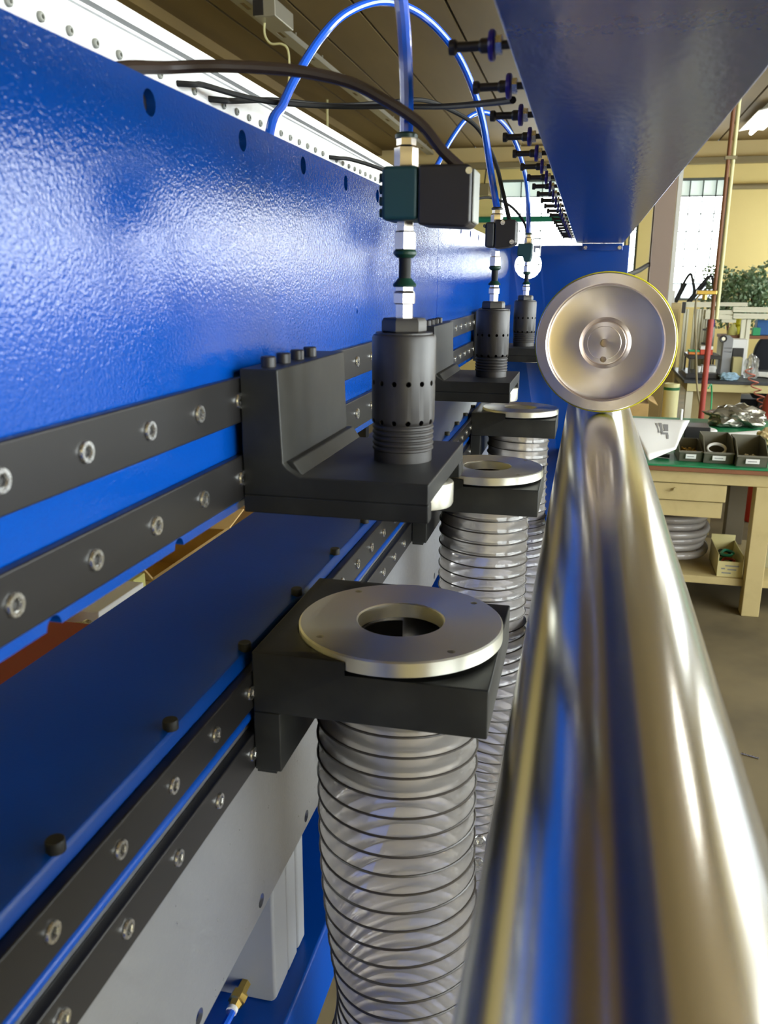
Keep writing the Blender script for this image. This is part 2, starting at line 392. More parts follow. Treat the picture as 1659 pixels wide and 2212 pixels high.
# cable tray hanging under the ceiling with its hanging wires
t0 = P(545, 0, Z=ZC-.12); 
o = thing('cable_tray', 'pale perforated cable tray hung under the brown ceiling', 'cable tray', (t0.x, 9, ZC))
tx = -2.86
b = B(); b.box(tx-.06, tx+.06, YB+.5, YF-.3, ZC-.075, ZC-.068); b.box(tx-.06, tx-.053, YB+.5, YF-.3, ZC-.12, ZC-.068); b.box(tx+.053, tx+.06, YB+.5, YF-.3, ZC-.12, ZC-.068)
b.box(tx-.06, tx+.06, YB+.5, YF-.3, ZC-.122, ZC-.118)
tb_ = b.obj('tray_body', 'tray', o)
cb = B()
for k in range(15):
    yy = 3.0+k*.85
    cb.box(tx-.02, tx+.02, yy-.09, yy+.09, ZC-.13, ZC-.11)
    B().cyl((tx, yy+.4, ZC-.07), (tx, yy+.4, ZC-.001), .008, n=6).obj('hanger', 'tray', o)
bpy.context.view_layer.update(); cut(tb_, cb)
bp = P(592, 20, Z=ZC-.15)
o = thing('ceiling_socket', 'grey socket box on the cable tray with a looping pale wire', 'socket', (bp.x, bp.y, ZC-.12))
B().box(bp.x-.09, bp.x+.09, bp.y-.22, bp.y+.22, ZC-.26, ZC-.13).obj('socket_box', 'tray', o, bevel=.01)
B().box(bp.x-.095, bp.x-.01, bp.y-.225, bp.y-.21, ZC-.25, ZC-.14).obj('opening_shade', 'blackplastic', o)  # black plate laid on to paint the shade in the box opening
wp = [P(u, v, Y=bp.y-.05) for u, v in ((573, 45), (572, 75), (585, 94), (608, 95), (622, 108), (625, 150), (622, 195), (615, 240))]
B().tube(spline([Vector((bp.x, bp.y-.05, ZC-.25))]+wp, 6), .009, 6).obj('wire', 'cyl_yellow', o)
q = P(707, 260, Y=11.5)
tag(B().cyl((q.x, 11.5, ZC), (q.x, 11.5, P(707, 275, Y=11.5).z), .016, n=8).obj('hanging_rod', 'cyl_yellow'), 'short pale rod hanging from the ceiling above the white profile', 'rod')
tag(B().box(-3.95, -3.75, YB, YF-.2, ZC-.10, ZC-.001).obj('ceiling_batten', 'ceil'), 'brown timber batten fixed along the ceiling', 'batten')

# ------------------------------------------------------------------ the blue machine frame
YN, YE = -4.0, 11.6           # near and far end in machine units
frame = thing('machine_frame', 'bright blue painted machine frame with black guide rails', 'machine', U(-1.05, YE, 0)-Vector((0, 0, H)))
WX = -1.027
def holes(b, xs, z, r, x0, x1, n=18):
    for y in xs: b.cyl((x0, y, z), (x1, y, z), r, n=n)
hole_y = [1.979+.5645*k for k in range(-4, 17)]
for y0, y1 in ((YN, 5.995), (6.005, YE)):
    pn = B(True).box(WX-.03, WX, y0, y1, -.690, .456).obj('back_panel', 'blue', frame)
    cb = B(True)
    holes(cb, [y for y in hole_y if y0 < y < y1], .401, .030, WX-.05, WX+.02)
    holes(cb, [y for y in (1.43+.5645*k for k in range(-4, 18)) if y0+.05 < y < y1-.05], -.690, .026, WX-.05, WX+.02)
    holes(cb, [y for y in (3.85, 6.7) if y0 < y < y1], -.13, .010, WX-.05, WX+.02)
    cut(pn, cb)
hole_shade_me = B().lathe([(0, .0), (.0058, .0), (.0062, .001), (.0062, .005), (0, .005)], axis='x', n=16).mesh('hole_shade')
hole_shade_me.materials.append(M['blackplastic'])
for y in hole_y: inst(hole_shade_me, 'hole_shade', frame, U(WX-.045, y, .401))  # added black disc in each panel hole, painting the shade of the recess
# guide rails, each with its row of cap screws
def screw_mesh():
    b = B(); n = 24; R, Ri = .0054, .0028
    ring = [(R*.98, 0), (R, .0012), (R*.93, .0022), (Ri*1.12, .0022)]
    b.lathe(ring, axis='x', n=n)
    b.lathe([(Ri*1.12, .0022), (Ri, .0017), (Ri, .0002), (0, .0002)], axis='x', n=6)
    me = b.mesh('screw', angle=25); me.materials.append(M['screw']); return me
SCREW = screw_mesh()
SY = [1.281+.2735*k for k in range(-2, 38)]
for zc in (-.345, -.581, -1.305, -1.53):
    h = .068 if zc > -1 else .066
    r = B(True).box(WX+.001 if zc > -1 else -1.035, -1.0, YN+.1, YE-.02, zc-h, zc+h).obj('guide_rail', 'rail', frame, bevel=.0012)
    cb = B(True)
    for y in SY: inst(SCREW, 'screw', r, U(-1.0, y, zc)+Vector((-.0006, 0, 0)))
# lower shelf: top sheet folded down at the front
b = B(True)
prof = [(-1.67, -1.19), (-1.055, -1.19), (-1.044, -1.194), (-1.036, -1.206), (-1.036, -1.405), (-1.040, -1.415), (-1.055, -1.42), (-1.055, -1.41), (-1.048, -1.40), (-1.048, -1.215), (-1.060, -1.202), (-1.67, -1.202)]
b.prism(prof, 'y', YN, YE); b.obj('shelf', 'blue_smooth', frame)
B(True).box(-1.68, -1.662, YN, YE, -2.88, -1.203).obj('rear_sheet', 'blue_smooth', frame)
b = B(True).cyl((-1.03, YN, -1.412), (-1.03, YE, -1.412), .018, n=12); b.obj('shelf_lip', 'blue_smooth', frame)
for k in range(-2, 18):
    y = 1.386+.536*k
    ob = B(True).lathe([(0, .028), (.020, .028), (.022, .024), (.022, 0), (0, 0)], c=(-1.048, y, -1.193), n=14).obj('bolt', 'black', frame)
# galvanised mounting plate below
M['zinc'] = mat('galvanised_plate', (0.46, 0.47, 0.49), 0.32, 0.85, bump=(350, 0.25, 0.0008), rvary=(150, 0.22, 0.42))
zp = None
for y0, y1 in ((YN, 6.68), (6.69, YE)):
    zp = B(True).box(-1.05, -1.036, y0, y1, -2.26, -1.44).obj('mounting_plate', 'zinc', frame)
    cb = B(True)
    for k in range(-4, 18):
        y = 1.96+.53*k
        if y0 < y < y1: cb.cyl((-1.08, y, -2.21), (-1.0, y, -2.21), .026, n=16)
    cut(zp, cb)
# base beam and end plates
B(True).box(-1.66, -1.0, YN, YE, -3.29, -2.895).obj('base_beam', 'blue_smooth', frame, bevel=.004)
hx, hz, hr = -.80, .225, .172
arc = [(hx+hr*math.cos(t), hz+hr*math.sin(t)) for t in [math.radians(60-k*(330/30)) for k in range(0, 29)]]
ep = B(True).box(-1.05, .455, YE, YE+.05, -H/A+.001, .465).obj('end_plate', 'blue', frame, bevel=.002)
cb = B(True).cyl((hx, YE-.1, hz), (hx, YE+.2, hz), hr, n=40)
cut(ep, cb)
cut(ep, B(True).box(-.715, -.655, YE-.1, YE+.2, .22, .43))
B(True).box(-1.66, .455, YN-.06, YN, -H/A+.001, .465).obj('end_plate', 'blue', frame)
B(True).box(-1.66, -1.05, YE, YE+.05, -H/A+.001, -1.19).obj('end_gusset', 'blue', frame)
# tabs tying the upper beam to the end plate
B(True).box(-.13, .37, YE-.03, YE, .40, .489).obj('beam_tab', 'blue', frame, bevel=.002)
for x in (-.09, .33): inst(SCREW, 'screw', frame, U(x, YE-.032, .435), (0, 0, -math.pi/2))

# upper blue beam with its row of thumb bolts
beam = thing('upper_beam', 'wide blue painted beam over the steel roller', 'beam', U(.08, 4, .49))
B(True).prism([(-.205, .49), (.375, .49), (.375, .72), (-.205, .72)], 'y', YN, YE).obj('beam_body', 'blue_beam', beam, bevel=.0018)
sl = B(True).lathe([(0, -.102), (.017, -.102), (.0175, -.095), (.0125, -.088), (.0115, -.03), (.016, -.024), (.016, -.010), (0, -.010)], axis='x', n=16).v
def bolt_parts():
    rod = B()
    rod.lathe([(q*A, h*A) for q, h in ((0, -.104), (.0165, -.104), (.0175, -.098), (.0175, -.090), (.0115, -.084), (.0115, -.034), (.0165, -.028), (.0165, -.012), (.010, -.012), (.010, .055), (0, .055))], axis='x', n=16)
    me1 = rod.mesh('bolt'); me1.materials.append(M['blackplastic'])
    me2 = B().lathe([(q*A, h*A) for q, h in ((.010, -.010), (.031, -.010), (.034, -.006), (.034, .001), (.031, .004), (.010, .004))], axis='x', n=20).mesh('washer'); me2.materials.append(M['washer'])
    me3 = B().lathe([(q*A, h*A) for q, h in ((.010, .006), (.022, .006), (.022, .020), (.010, .020))], axis='x', n=6).mesh('nut'); me3.materials.append(M['screw'])
    return me1, me2, me3
b1, b2, b3 = bolt_parts()
for k in range(21):
    p = U(-.256, 2.2+.4375*k, .535)
    bo = inst(b1, 'bolt', beam, p); inst(b2, 'washer', bo, p); inst(b3, 'nut', bo, p)
    for ch in bo.children: ch.location = (0, 0, 0)

# white anodised profile behind the panel
prof_o = thing('white_profile', 'bright white anodised rail profile with a row of small screws behind the blue panel', 'profile', U(-1.65, 5, .3))
B(True).prism([(-1.6, .20), (-1.6, .820), (-1.615, .820), (-1.615, .828), (-1.6, .828), (-1.6, .838), (-1.68, .838), (-1.68, .856), (-1.6, .856), (-1.6, .902), (-1.75, .902), (-1.75, .20)], 'y', YN, YE).obj('profile_body', 'alu_white', prof_o)
sm = B().lathe([(.0033, 0), (.0033, .0016), (.0026, .0024), (.0014, .0024), (.0014, .0006), (0, .0006)], axis='x', n=14).mesh('screw'); sm.materials.append(M['tool_grey'])
for k in range(-6, 64):
    if k not in (7, 9, 21): inst(sm, 'screw', prof_o, U(-1.6, 2.302+.1451*k, .735))
for y in (-3.6, -.3, 6.4, 9.0, 11.3): B(True).box(-1.72, -1.64, y, y+.1, -1.19, .20).obj('support', 'black', prof_o)

# ------------------------------------------------------------------ steel roller and measuring wheel
d_ = .9
rc = (.125*d_, -.992*d_); rr = .243*d_
roller = thing('steel_roller', 'long polished steel roller running the length of the machine', 'roller', U(rc[0], 4, rc[1]-rr))
b = B(True); b.lathe([(0, YN+.1), (rr*.97, YN+.1), (rr, YN+.13), (rr, YE-.13), (rr*.97, YE-.1), (0, YE-.1)], c=(rc[0], 0, rc[1]), axis='y', n=96)
b.obj('roller_body', 'steel', roller)
for y0, y1 in ((YN, YN+.1), (YE-.1, YE)): B(True).cyl((rc[0], y0, rc[1]), (rc[0], y1, rc[1]), rr*.35, n=24).obj('journal', 'steel', roller)
WY = 4.7
wc = Vector((.093, WY, -.303)); wr = .363
wheel = thing('measuring_wheel', 'turned aluminium measuring wheel with a yellow ring on its rim riding on the roller', 'wheel', U(*wc))
M['wheel'] = mat('turned_alu', (0.82, 0.73, 0.66), 0.32, 1.0, rvary=(90, 0.26, 0.42), bump=(700, 0.06, 0.0003))
M['wheel'].node_tree.nodes['Principled BSDF'].inputs['Anisotropic'].default_value = 0.75
tg = M['wheel'].node_tree.nodes.new('ShaderNodeTangent'); tg.direction_type = 'RADIAL'; tg.axis = 'Y'
M['wheel'].node_tree.links.new(tg.outputs[0], M['wheel'].node_tree.nodes['Principled BSDF'].inputs['Tangent'])
def local(bld): return bld
W0 = U(*wc)
def wl(prof, n=96, c=(0, 0, 0)): return B().lathe([(r*A, h*A) for r, h in prof], c=c, axis='y', n=n)
body = wl([(0, -.012), (.085, -.012), (.087, -.010), (.087, -.004), (.108, -.004), (.112, .0), (.118, .045), (.135, .058), (.285, .058), (.300, .050), (.304, .035), (.304, .0), (.307, -.003), (.355, -.003), (.359, .0), (.359, .10), (0, .10)])
wb = bpy.data.objects.new('wheel_body', body.mesh('wheel_body')); COL.objects.link(wb); wb.parent = wheel; wb.data.materials.append(M['wheel'])
bpy.context.view_layer.update()
cb = B(); cb.cyl(W0+Vector((0, -.02, 0)), W0+Vector((0, .0219, 0)), .022*A, n=24); cb.cyl(W0+Vector((0, -.02, -.085*A)), W0+Vector((0, .0219, -.085*A)), .016*A, n=20)
cut(wb, cb)
tyre = bpy.data.objects.new('rim_ring', wl([(.357, .012), (.364, .012), (.367, .020), (.367, .060), (.364, .068), (.357, .068)], 96).mesh('rim_ring')); COL.objects.link(tyre); tyre.parent = wheel; tyre.data.materials.append(M['yellow_ring'])
wheel.rotation_euler = (math.radians(-3), 0, math.radians(-5))
ax = B().cyl((0, .10*A, 0), (0, (YE-WY)*A+.01, 0), .03*A, n=16)
ax_o = bpy.data.objects.new('axle', ax.mesh('axle')); COL.objects.link(ax_o); ax_o.parent = wheel; ax_o.data.materials.append(M['steel'])
sp = [P(1330, 602, Y=2.75), P(1362, 591, Y=3.8), P(1382, 583, Y=6.0), P(1400, 572, Y=9.2), P(1425, 560, Y=9.36)]
tag(B().tube(spline(sp, 8), [.006+.016*min(1, i/24) for i in range(33)], 8).obj('drooping_cable', 'cable_black'), 'black cable drooping from the end plate to the mauve column', 'cable')

# ------------------------------------------------------------------ nozzle carriages
SX = -.573
SYS = (2.735, 5.42, 8.2)
def nozzle_carriage(label, valve):
    y0 = SYS[0]; o = thing('nozzle_carriage', label, 'carriage', U(SX, y0, -.69), 'nozzle carriages on the upper rails')
    yn, yf = y0-.355, y0+.365
    br = B(True)
    br.prism([(-.998, -.635), (-.42, -.635), (-.42, -.57), (-.815, -.57), (-.838, -.556), (-.852, -.548), (-.868, -.53), (-.878, -.25), (-.998, -.25)], 'y', yn, yf)
    br = br.obj('bracket', 'black', o, bevel=.0012)
    b = B(True).box(-.998, -.42, yn, yn+.055, -.69, -.634).obj('skirt', 'black', br, bevel=.001)
    B(True).box(-.998, -.42, yf-.085, yf, -.69, -.634).obj('skirt', 'black', br, bevel=.001)
    B(True).box(-.998, -.80, yn+.055, yf-.085, -.69, -.634).obj('skirt', 'black', br, bevel=.001)
    B(True).prism([(-.815, -.571), (-.845, -.53), (-.868, -.53), (-.868, -.571)], 'y', yn+.03, yf+.0).obj('weld_fillet', 'black', br, bevel=.001)
    for k in range(4):
        B(True).lathe([(0, .032), (.020, .032), (.023, .028), (.023, 0), (0, 0)], c=(-.935, yn+.08+.135*k, -.25), n=16).obj('bolt', 'blackplastic', br)
    # nozzle body: threaded foot, two rings of holes, hex nut
    r = .1035
    pr = [(0, -.57), (.096, -.57), (.096, -.535)]
    z = -.535
    for k in range(5): pr += [(.101, z+.004), (.101, z+.010), (.0965, z+.0145), (.0965, z+.0165)]; z += .0175
    pr += [(.101, z+.003), (r, z+.012), (r, -.172), (r-.004, -.163), (.092, -.160), (.092, -.155), (0, -.155)]
    nb = B(True).lathe(pr, c=(SX, y0, 0), n=56).obj('nozzle_body', 'nozzle', o)
    cb = B(True)
    for zz in (-.312, -.437):
        for k in range(14):
            t = 2*math.pi*(k+.3)/14
            cb.cyl((SX+.045*math.cos(t), y0+.045*math.sin(t), zz), (SX+.12*math.cos(t), y0+.12*math.sin(t), zz), .0088, n=12)
    cut(nb, cb)
    B(True).lathe([(0, -.156), (.068, -.156), (.073, -.150), (.073, -.120), (.066, -.110), (0, -.110)], c=(SX, y0, 0), n=6, phase=.35).obj('hex_nut', 'nozzle', nb)
    B(True).lathe([(.055, -.636), (.098, -.636), (.101, -.640), (.101, -.705), (.096, -.715), (.055, -.715), (.05, -.70), (0, -.70)], c=(SX+.075, y0-.02, 0), n=40).obj('nozzle_tip', 'ring', o)
    # fittings
    f = B(True).lathe([(0, -.112), (.030, -.112), (.030, -.068), (.0375, -.064), (.0375, -.034), (.031, -.026), (.031, -.014), (0, -.014)], c=(SX, y0, 0), n=6, phase=.6).obj('fitting', 'nickel', o)
    B(True).lathe([(.012, -.016), (.036, -.014), (.038, -.008), (.034, -.002), (.026, .006), (.022, .012), (.012, .012)], c=(SX, y0, 0), n=20).obj('release_collar', 'darkgreen', f)
    B(True).cyl((SX, y0, -.02), (SX, y0, .095), .0195, n=18).obj('air_stub', 'cable_black', o)
    f = B(True).lathe([(.012, .072), (.026, .074), (.036, .084), (.037, .092), (.033, .097), (.012, .097)], c=(SX, y0, 0), n=20).obj('release_collar', 'darkgreen', o)
    B(True).lathe([(0, .096), (.030, .096), (.036, .100), (.036, .150), (.028, .155), (.028, .185), (0, .185)], c=(SX, y0, 0), n=6, phase=.6).obj('fitting', 'nickel', o)
    # solenoid valve
    if valve == 0:
        v = B(True).box(-.635, -.522, y0-.07, y0+.075, .182, .338).obj('valve_block', 'teal', o, bevel=.003)
        for k in range(4): B(True).cyl((-.632, y0-.04, .205+.034*k), (-.645, y0-.04, .205+.034*k), .013, n=12).obj('port_ring', 'teal', v)
        v = B(True).prism([(-.521, .168), (-.375, .160), (-.360, .172), (-.360, .325), (-.372, .338), (-.521, .338)], 'y', y0-.075, y0+.08).obj('solenoid_coil', 'blackplastic', o, bevel=.002)
        B(True).box(-.36, -.352, y0-.06, y0+.06, .175, .325).obj('coil_cap', 'tool_grey', v, bevel=.002)
        B(True).cyl((-.368, y0-.076, .318), (-.368, y0-.080, .318), .010, n=12).obj('screw', 'screw', v)
    elif valve == 1:
        v = B(True).box(-.632, -.575, y0-.08, y0+.07, .205, .350).obj('valve_block', 'tool_grey_dark', o, bevel=.003)
        B(True).box(-.645, -.632, y0-.08, y0+.07, .318, .338).obj('port_ring', 'tool_grey_dark', v, bevel=.002)
        v = B(True).prism([(-.574, .198), (-.49, .206), (-.448, .226), (-.448, .352), (-.460, .362), (-.574, .362)], 'y', y0-.085, y0+.08).obj('solenoid_coil', 'blackplastic', o, bevel=.002)
        for x, z in ((-.528, .345), (-.470, .235)): B(True).cyl((x, y0-.085, z), (x, y0-.092, z), .014, n=14).obj('screw', 'screw', v)
    else:
        v = B(True).prism([(-.665, .235), (-.615, .235), (-.60, .185), (-.545, .185), (-.535, .225), (-.53, .345), (-.66, .345)], 'y', y0-.07, y0+.07).obj('valve_block', 'teal', o, bevel=.002)
        B(True).box(-.53, -.455, y0-.06, y0+.06, .23, .39).obj('coil_cap', M['clear'], v, bevel=.002)
    B(True).lathe([(0, .336), (.034, .336), (.037, .342), (.037, .395), (.030, .402), (.030, .425), (0, .425)], c=(SX, y0, 0), n=6, phase=.2).obj('fitting', 'nickel', o)
    B(True).lathe([(.014, .422), (.034, .422), (.035, .432), (.028, .438), (.014, .438)], c=(SX, y0, 0), n=20).obj('release_collar', 'darkgreen' if valve != 1 else 'blackplastic', o)
    return o
M['tool_grey_dark'] = mat('dark_grey_valve', (0.035, 0.04, 0.05), 0.45)
c1 = nozzle_carriage('black L-shaped carriage with perforated nozzle, teal valve block and black coil', 0)
c2 = nozzle_carriage('black L-shaped carriage with perforated nozzle and dark grey valve with silver screws', 1)
c3 = nozzle_carriage('black L-shaped carriage with perforated nozzle and small clear-capped teal valve', 2)
c2.location.y += (SYS[1]-SYS[0])*A; c3.location.y += (SYS[2]-SYS[0])*A

# ------------------------------------------------------------------ suction carriages and hoses
HX = -.580
def suction_carriage(label):
    y0 = SYS[0]; o = thing('suction_carriage', label, 'carriage', U(SX, y0, -1.6), 'suction carriages on the lower rails')
    yn, yf = y0-.345, y0+.40
    b = B(True).prism([(-.998, -1.38), (-.222, -1.38), (-.222, -1.212), (-.675, -1.212), (-.675, -1.165), (-.998, -1.165)], 'y', yn, yf)
    br = b.obj('bracket', 'black', o, bevel=.0012)
    B(True).box(-.998, -.905, yn, yf, -1.595, -1.38).obj('slide_block', 'black', br, bevel=.001)
    B(True).box(-.998, -.93, yn+.02, yf-.02, -1.615, -1.594).obj('slide_foot', 'black', br)
    R, ri = .358, .152
    rg = B(True).lathe([(ri, -1.149), (ri+.004, -1.145), (R-.006, -1.145), (R, -1.150), (R, -1.196), (R-.004, -1.20), (ri, -1.20)], c=(SX, y0, 0), n=96, closed=True).obj('ring_plate', 'ring', o)
    cb = B(True)
    for t in (35, 125, 215, 305):
        t = math.radians(t+8); cb.cyl((SX+.315*math.cos(t), y0+.315*math.sin(t), -1.22), (SX+.315*math.cos(t), y0+.315*math.sin(t), -1.1), .013, n=14)
    cut(br, B(True).cyl((SX, y0, -1.5), (SX, y0, -1.1), ri, n=64))
    cut(rg, cb)
    cut(br, B(True).cyl((SX, y0, -1.2135), (SX, y0, -1.1), R+.004, n=96))
    B(True).lathe([(ri-.001, -1.20), (ri-.001, -1.385), (ri-.03, -1.385), (ri-.03, -1.392), (.27, -1.392), (.270, -1.69), (.264, -1.69), (.264, -1.40), (ri+.002, -1.40), (ri+.002, -1.20)], c=(HX, y0, 0), n=72).obj('spigot', 'steel', o)
    B(True).box(HX+.01, HX+.024, y0-.2735, y0-.268, -1.68, -1.40).obj('weld_seam', 'screw', o)
    return o
s1 = suction_carriage('black bracket with turned steel ring plate, farthest along the lower rails from the end plate')
s2 = copy_tree(s1); s2.location.y += (SYS[1]-SYS[0])*A; s2['label'] = 'black bracket with turned steel ring plate, middle one of three on the lower rails'
s3 = copy_tree(s1); s3.location.y += (SYS[2]-SYS[0])*A; s3['label'] = 'black bracket with turned steel ring plate, closest to the blue end plate'

hose_pts = [(HX, -1.385), (HX, -1.9), (HX+.01, -2.2), (-.545, -2.46), (-.515, -2.70), (-.53, -2.92), (-.585, -3.15), (-.64, -3.40), (-.66, -3.7), (-.66, -4.4)]
def suction_hose(label):
    y0 = SYS[0]; o = thing('suction_hose', label, 'hose', U(HX, y0, -4.4), 'clear suction hoses')
    path = spline([(x, 0, z) for x, z in hose_pts], 40)
    L = [0]
    for i in range(1, len(path)): L.append(L[-1]+(path[i]-path[i-1]).length)
    tot = L[-1]; pitch = .0765; R = .289
    def at(s_):
        s_ = min(max(s_, 0), tot-1e-6); lo = 0
        import bisect
        lo = min(max(bisect.bisect_right(L, s_)-1, 0), len(path)-2)
        t = (s_-L[lo])/(L[lo+1]-L[lo]); p = path[lo].lerp(path[lo+1], t); d = (path[lo+1]-path[lo]).normalized()
        return p, d
    n, k = 56, int(tot/pitch*8); vs = []
    for i in range(k+1):
        s_ = tot*i/k; p, d = at(s_)
        ux = Vector((0, 1, 0)); wx = d.cross(ux).normalized()
        for j in range(n):
            th = 2*math.pi*j/n; ph = (s_/pitch-j/n) % 1.0
            bul = 1.0-0.028*(abs(math.sin(math.pi*ph)))**.8 if s_ > .02 else 1
            rr_ = R*(bul+.012)
            q = p+ux*(rr_*math.sin(th))+wx*(rr_*math.cos(th)); vs.append((q.x, y0+q.y, q.z))
    fs = [(i*n+j, i*n+(j+1) % n, (i+1)*n+(j+1) % n, (i+1)*n+j) for i in range(k) for j in range(n)]
    B(True).add(vs, fs).obj('hose_wall', 'hose', o, angle=80)
    pts = []
    nt = int(tot/pitch*48)
    for i in range(nt+1):
        s_ = tot*i/nt; p, d = at(s_); th = 2*math.pi*((s_/pitch) % 1.0)
        ux = Vector((0, 1, 0)); wx = d.cross(ux).normalized()
        q = p+ux*(R*1.012*math.sin(th))+wx*(R*1.012*math.cos(th)); pts.append((q.x, y0+q.y, q.z))
    B(True).tube(pts, .0048, 6).obj('wire_helix', 'wire', o)
    return o
M['wire'] = mat('dark_wire', (0.03, 0.024, 0.02), 0.4)
h1 = suction_hose('clear ribbed suction hose with dark spiral wire, farthest hose from the end plate')
h2 = copy_tree(h1); h2.location.y += (SYS[1]-SYS[0])*A; h2['label'] = 'clear ribbed suction hose hanging under the middle ring plate'
h3 = copy_tree(h1); h3.location.y += (SYS[2]-SYS[0])*A; h3['label'] = 'clear ribbed suction hose hanging under the ring plate closest to the end plate'
# collecting duct on the floor that the hoses run into
du = thing('suction_duct', 'blue sheet metal duct under the suction hoses', 'duct', U(-.66, 5, -H/A))
B(True).box(-.97, -.33, 1.6, 9.6, -5.1, -4.4).obj('duct_body', 'blue_smooth', du, bevel=.003)
for y in (2.0, 9.2): B(True).box(-.75, -.55, y-.1, y+.1, -H/A+.001, -5.1).obj('leg', 'blue_smooth', du)

# ------------------------------------------------------------------ white panel below the roller
lo = thing('white_panel', 'flat white panel lying low between hoses and roller', 'panel', U(0, 7.5, -2.25))
B(True).box(-.262, .45, 3.03, YE-.02, -2.25, -2.18).obj('panel_housing', 'greybox', lo, bevel=.002)
B(True).box(-.258, .446, 3.035, YE-.03, -2.18, -2.155).obj('panel_face', 'white_sheet', lo)
lb = B(True).prism([(-.30, -2.62), (-.262, -2.16), (.1, -2.16), (.1, -2.62)], 'y', 2.97, 3.025).obj('panel_bracket', 'tool_grey_dark', lo, bevel=.002)
for u, v in ((1037, 1815), (1032, 1862)): inst(SCREW, 'screw', lb, P(u, v, Y=2.968*A), (0, 0, -math.pi/2))
for y in (4.3, 11.0): B(True).box(.0, .2, y-.08, y+.08, -H/A+.001, -2.25).obj('leg', 'tool_grey_dark', lo)

# ------------------------------------------------------------------ grey control box on the base beam
bx = thing('control_box', 'grey plastic control box with ribbed lid and brass fitting on the blue base beam', 'box', U(-1.25, 2.9, -2.895))
B(True).prism([(-1.45, -2.895), (-1.095, -2.895), (-1.075, -2.875), (-1.075, -2.30), (-1.095, -2.28), (-1.45, -2.28)], 'y', 2.70, 2.86).obj('box_body', 'greybox', bx, bevel=.006)
B(True).box(-1.45, -1.078, 2.866, 2.985, -2.89, -2.285).obj('box_middle', 'greybox', bx, bevel=.003)
B(True).box(-1.45, -1.076, 2.991, 3.09, -2.888, -2.288).obj('lid', 'greybox', bx, bevel=.004)
B(True).box(-1.44, -1.10, 2.85, 3.0, -2.87, -2.30).obj('gasket', 'blackplastic', bx)
pb = P(522, 2140, Y=2.66*A)
bf = B().lathe([(0, 0), (.0052, 0), (.0052, .004), (.0075, .005), (.0075, .011), (.0055, .012), (.0055, .019), (0, .019)], c=(0, 0, 0), axis='y', n=6)
bf = B().lathe([(0, -.020), (.005, -.020), (.006, -.014), (.0078, -.013), (.0078, -.004), (.0052, -.003), (.0052, .012), (0, .012)], c=(pb.x, pb.y, pb.z), axis='y', n=6).obj('brass_fitting', 'brass', bx)
B().cyl((pb.x, pb.y-.020, pb.z), (pb.x, pb.y-.024, pb.z), .005, n=14).obj('tube_collar', 'white_plastic', bf)
tp = [pb+Vector((0, -.016, 0)), pb+Vector((0, -.035, -.001)), pb+Vector((-.008, -.07, -.008)), pb+Vector((-.03, -.14, -.009)), pb+Vector((-.05, -.35, -.009))]
tag(B().tube(spline(tp, 6), .0035, 8).obj('air_tube', 'blue_tube'), 'thin blue air tube leaving the brass fitting of the grey box', 'tube')

# ------------------------------------------------------------------ air tubes and cables
def tube_obj(name, m, pts, r, label, cat, n=10):
    return tag(B().tube(spline(pts, 10), r, n).obj(name, m), label, cat)
ya = [s*A for s in SYS]
r_t = .0205*A
v0 = U(SX, SYS[0], .425)
tube_obj('air_tube', 'blue_tube', [v0, U(SX-.003, SYS[0], .60), U(-.60, SYS[0], .83), U(-.66, SYS[0]-.1, 1.10), U(-.80, 2.2, 1.38), U(-1.02, 1.5, 1.42), U(-1.22, .9, 1.1), U(-1.32, .55, .6), U(-1.34, .45, .1)], r_t, 'thick bright blue air tube rising straight from the teal valve with black coil', 'tube')
v1 = U(SX, SYS[1], .425)
def on(u, v, y): return P(u, v, Y=y*A)
e2 = P(582, 290, X=-1.36*A)
yE = e2.y/A
tube_obj('air_tube', 'blue_tube', [v1, on(1060, 370, 5.40), on(1040, 250, 5.28), on(1000, 140, 5.1), on(950, 68, 4.95), on(890, 20, 4.78), on(820, 3, 4.6), on(745, 30, 4.42), on(690, 85, 4.25), on(640, 165, 4.02), on(610, 228, 3.85), e2, U(-1.38, yE-.08, .15)], r_t, 'blue air tube arching high from the dark grey valve to behind the panel', 'tube')
v2 = U(SX, SYS[2], .425)
e3 = P(905, 432, X=-1.30*A)
tube_obj('air_tube', 'blue_tube', [v2, on(1138, 400, 8.15), on(1118, 320, 8.0), on(1090, 270, 7.85), on(1050, 243, 7.7), on(1010, 255, 7.55), on(975, 300, 7.4), on(945, 355, 7.25), e3, e3+Vector((-.01, 0, -.06))], r_t, 'blue air tube arching low from the small clear-capped valve', 'tube')
# thick brown cable to the first coil
tube_obj('valve_cable', 'cable', [U(-1.15, 1.90, .43), P(258, 148, X=-1.12*A), P(360, 146, Y=2.32*A), P(480, 143, Y=2.42*A), P(630, 152, Y=2.52*A), P(745, 175, Y=2.60*A), P(820, 210, Y=2.65*A), P(905, 265, Y=2.70*A), P(955, 325, Y=2.72*A), U(-.405, SYS[0], .335)], .0036, 'thick dark brown cable sagging from behind the panel to the black coil', 'cable')
tube_obj('valve_cable', 'cable_black', [U(-1.605, 2.302+.1451*9, .735), U(-1.55, 2.302+.1451*9+.05, .735), P(500, 218, Y=3.75*A), P(600, 217, Y=4.1*A), P(720, 228, Y=4.5*A), P(830, 222, Y=4.85*A), P(910, 216, Y=5.05*A), P(970, 236, Y=5.35*A), P(1030, 275, Y=5.50*A), P(1068, 345, Y=5.55*A), P(1085, 410, Y=5.53*A), U(-.500, SYS[1]+.05, .36)], .0028, 'black cable running from the white profile to the dark grey valve', 'cable')
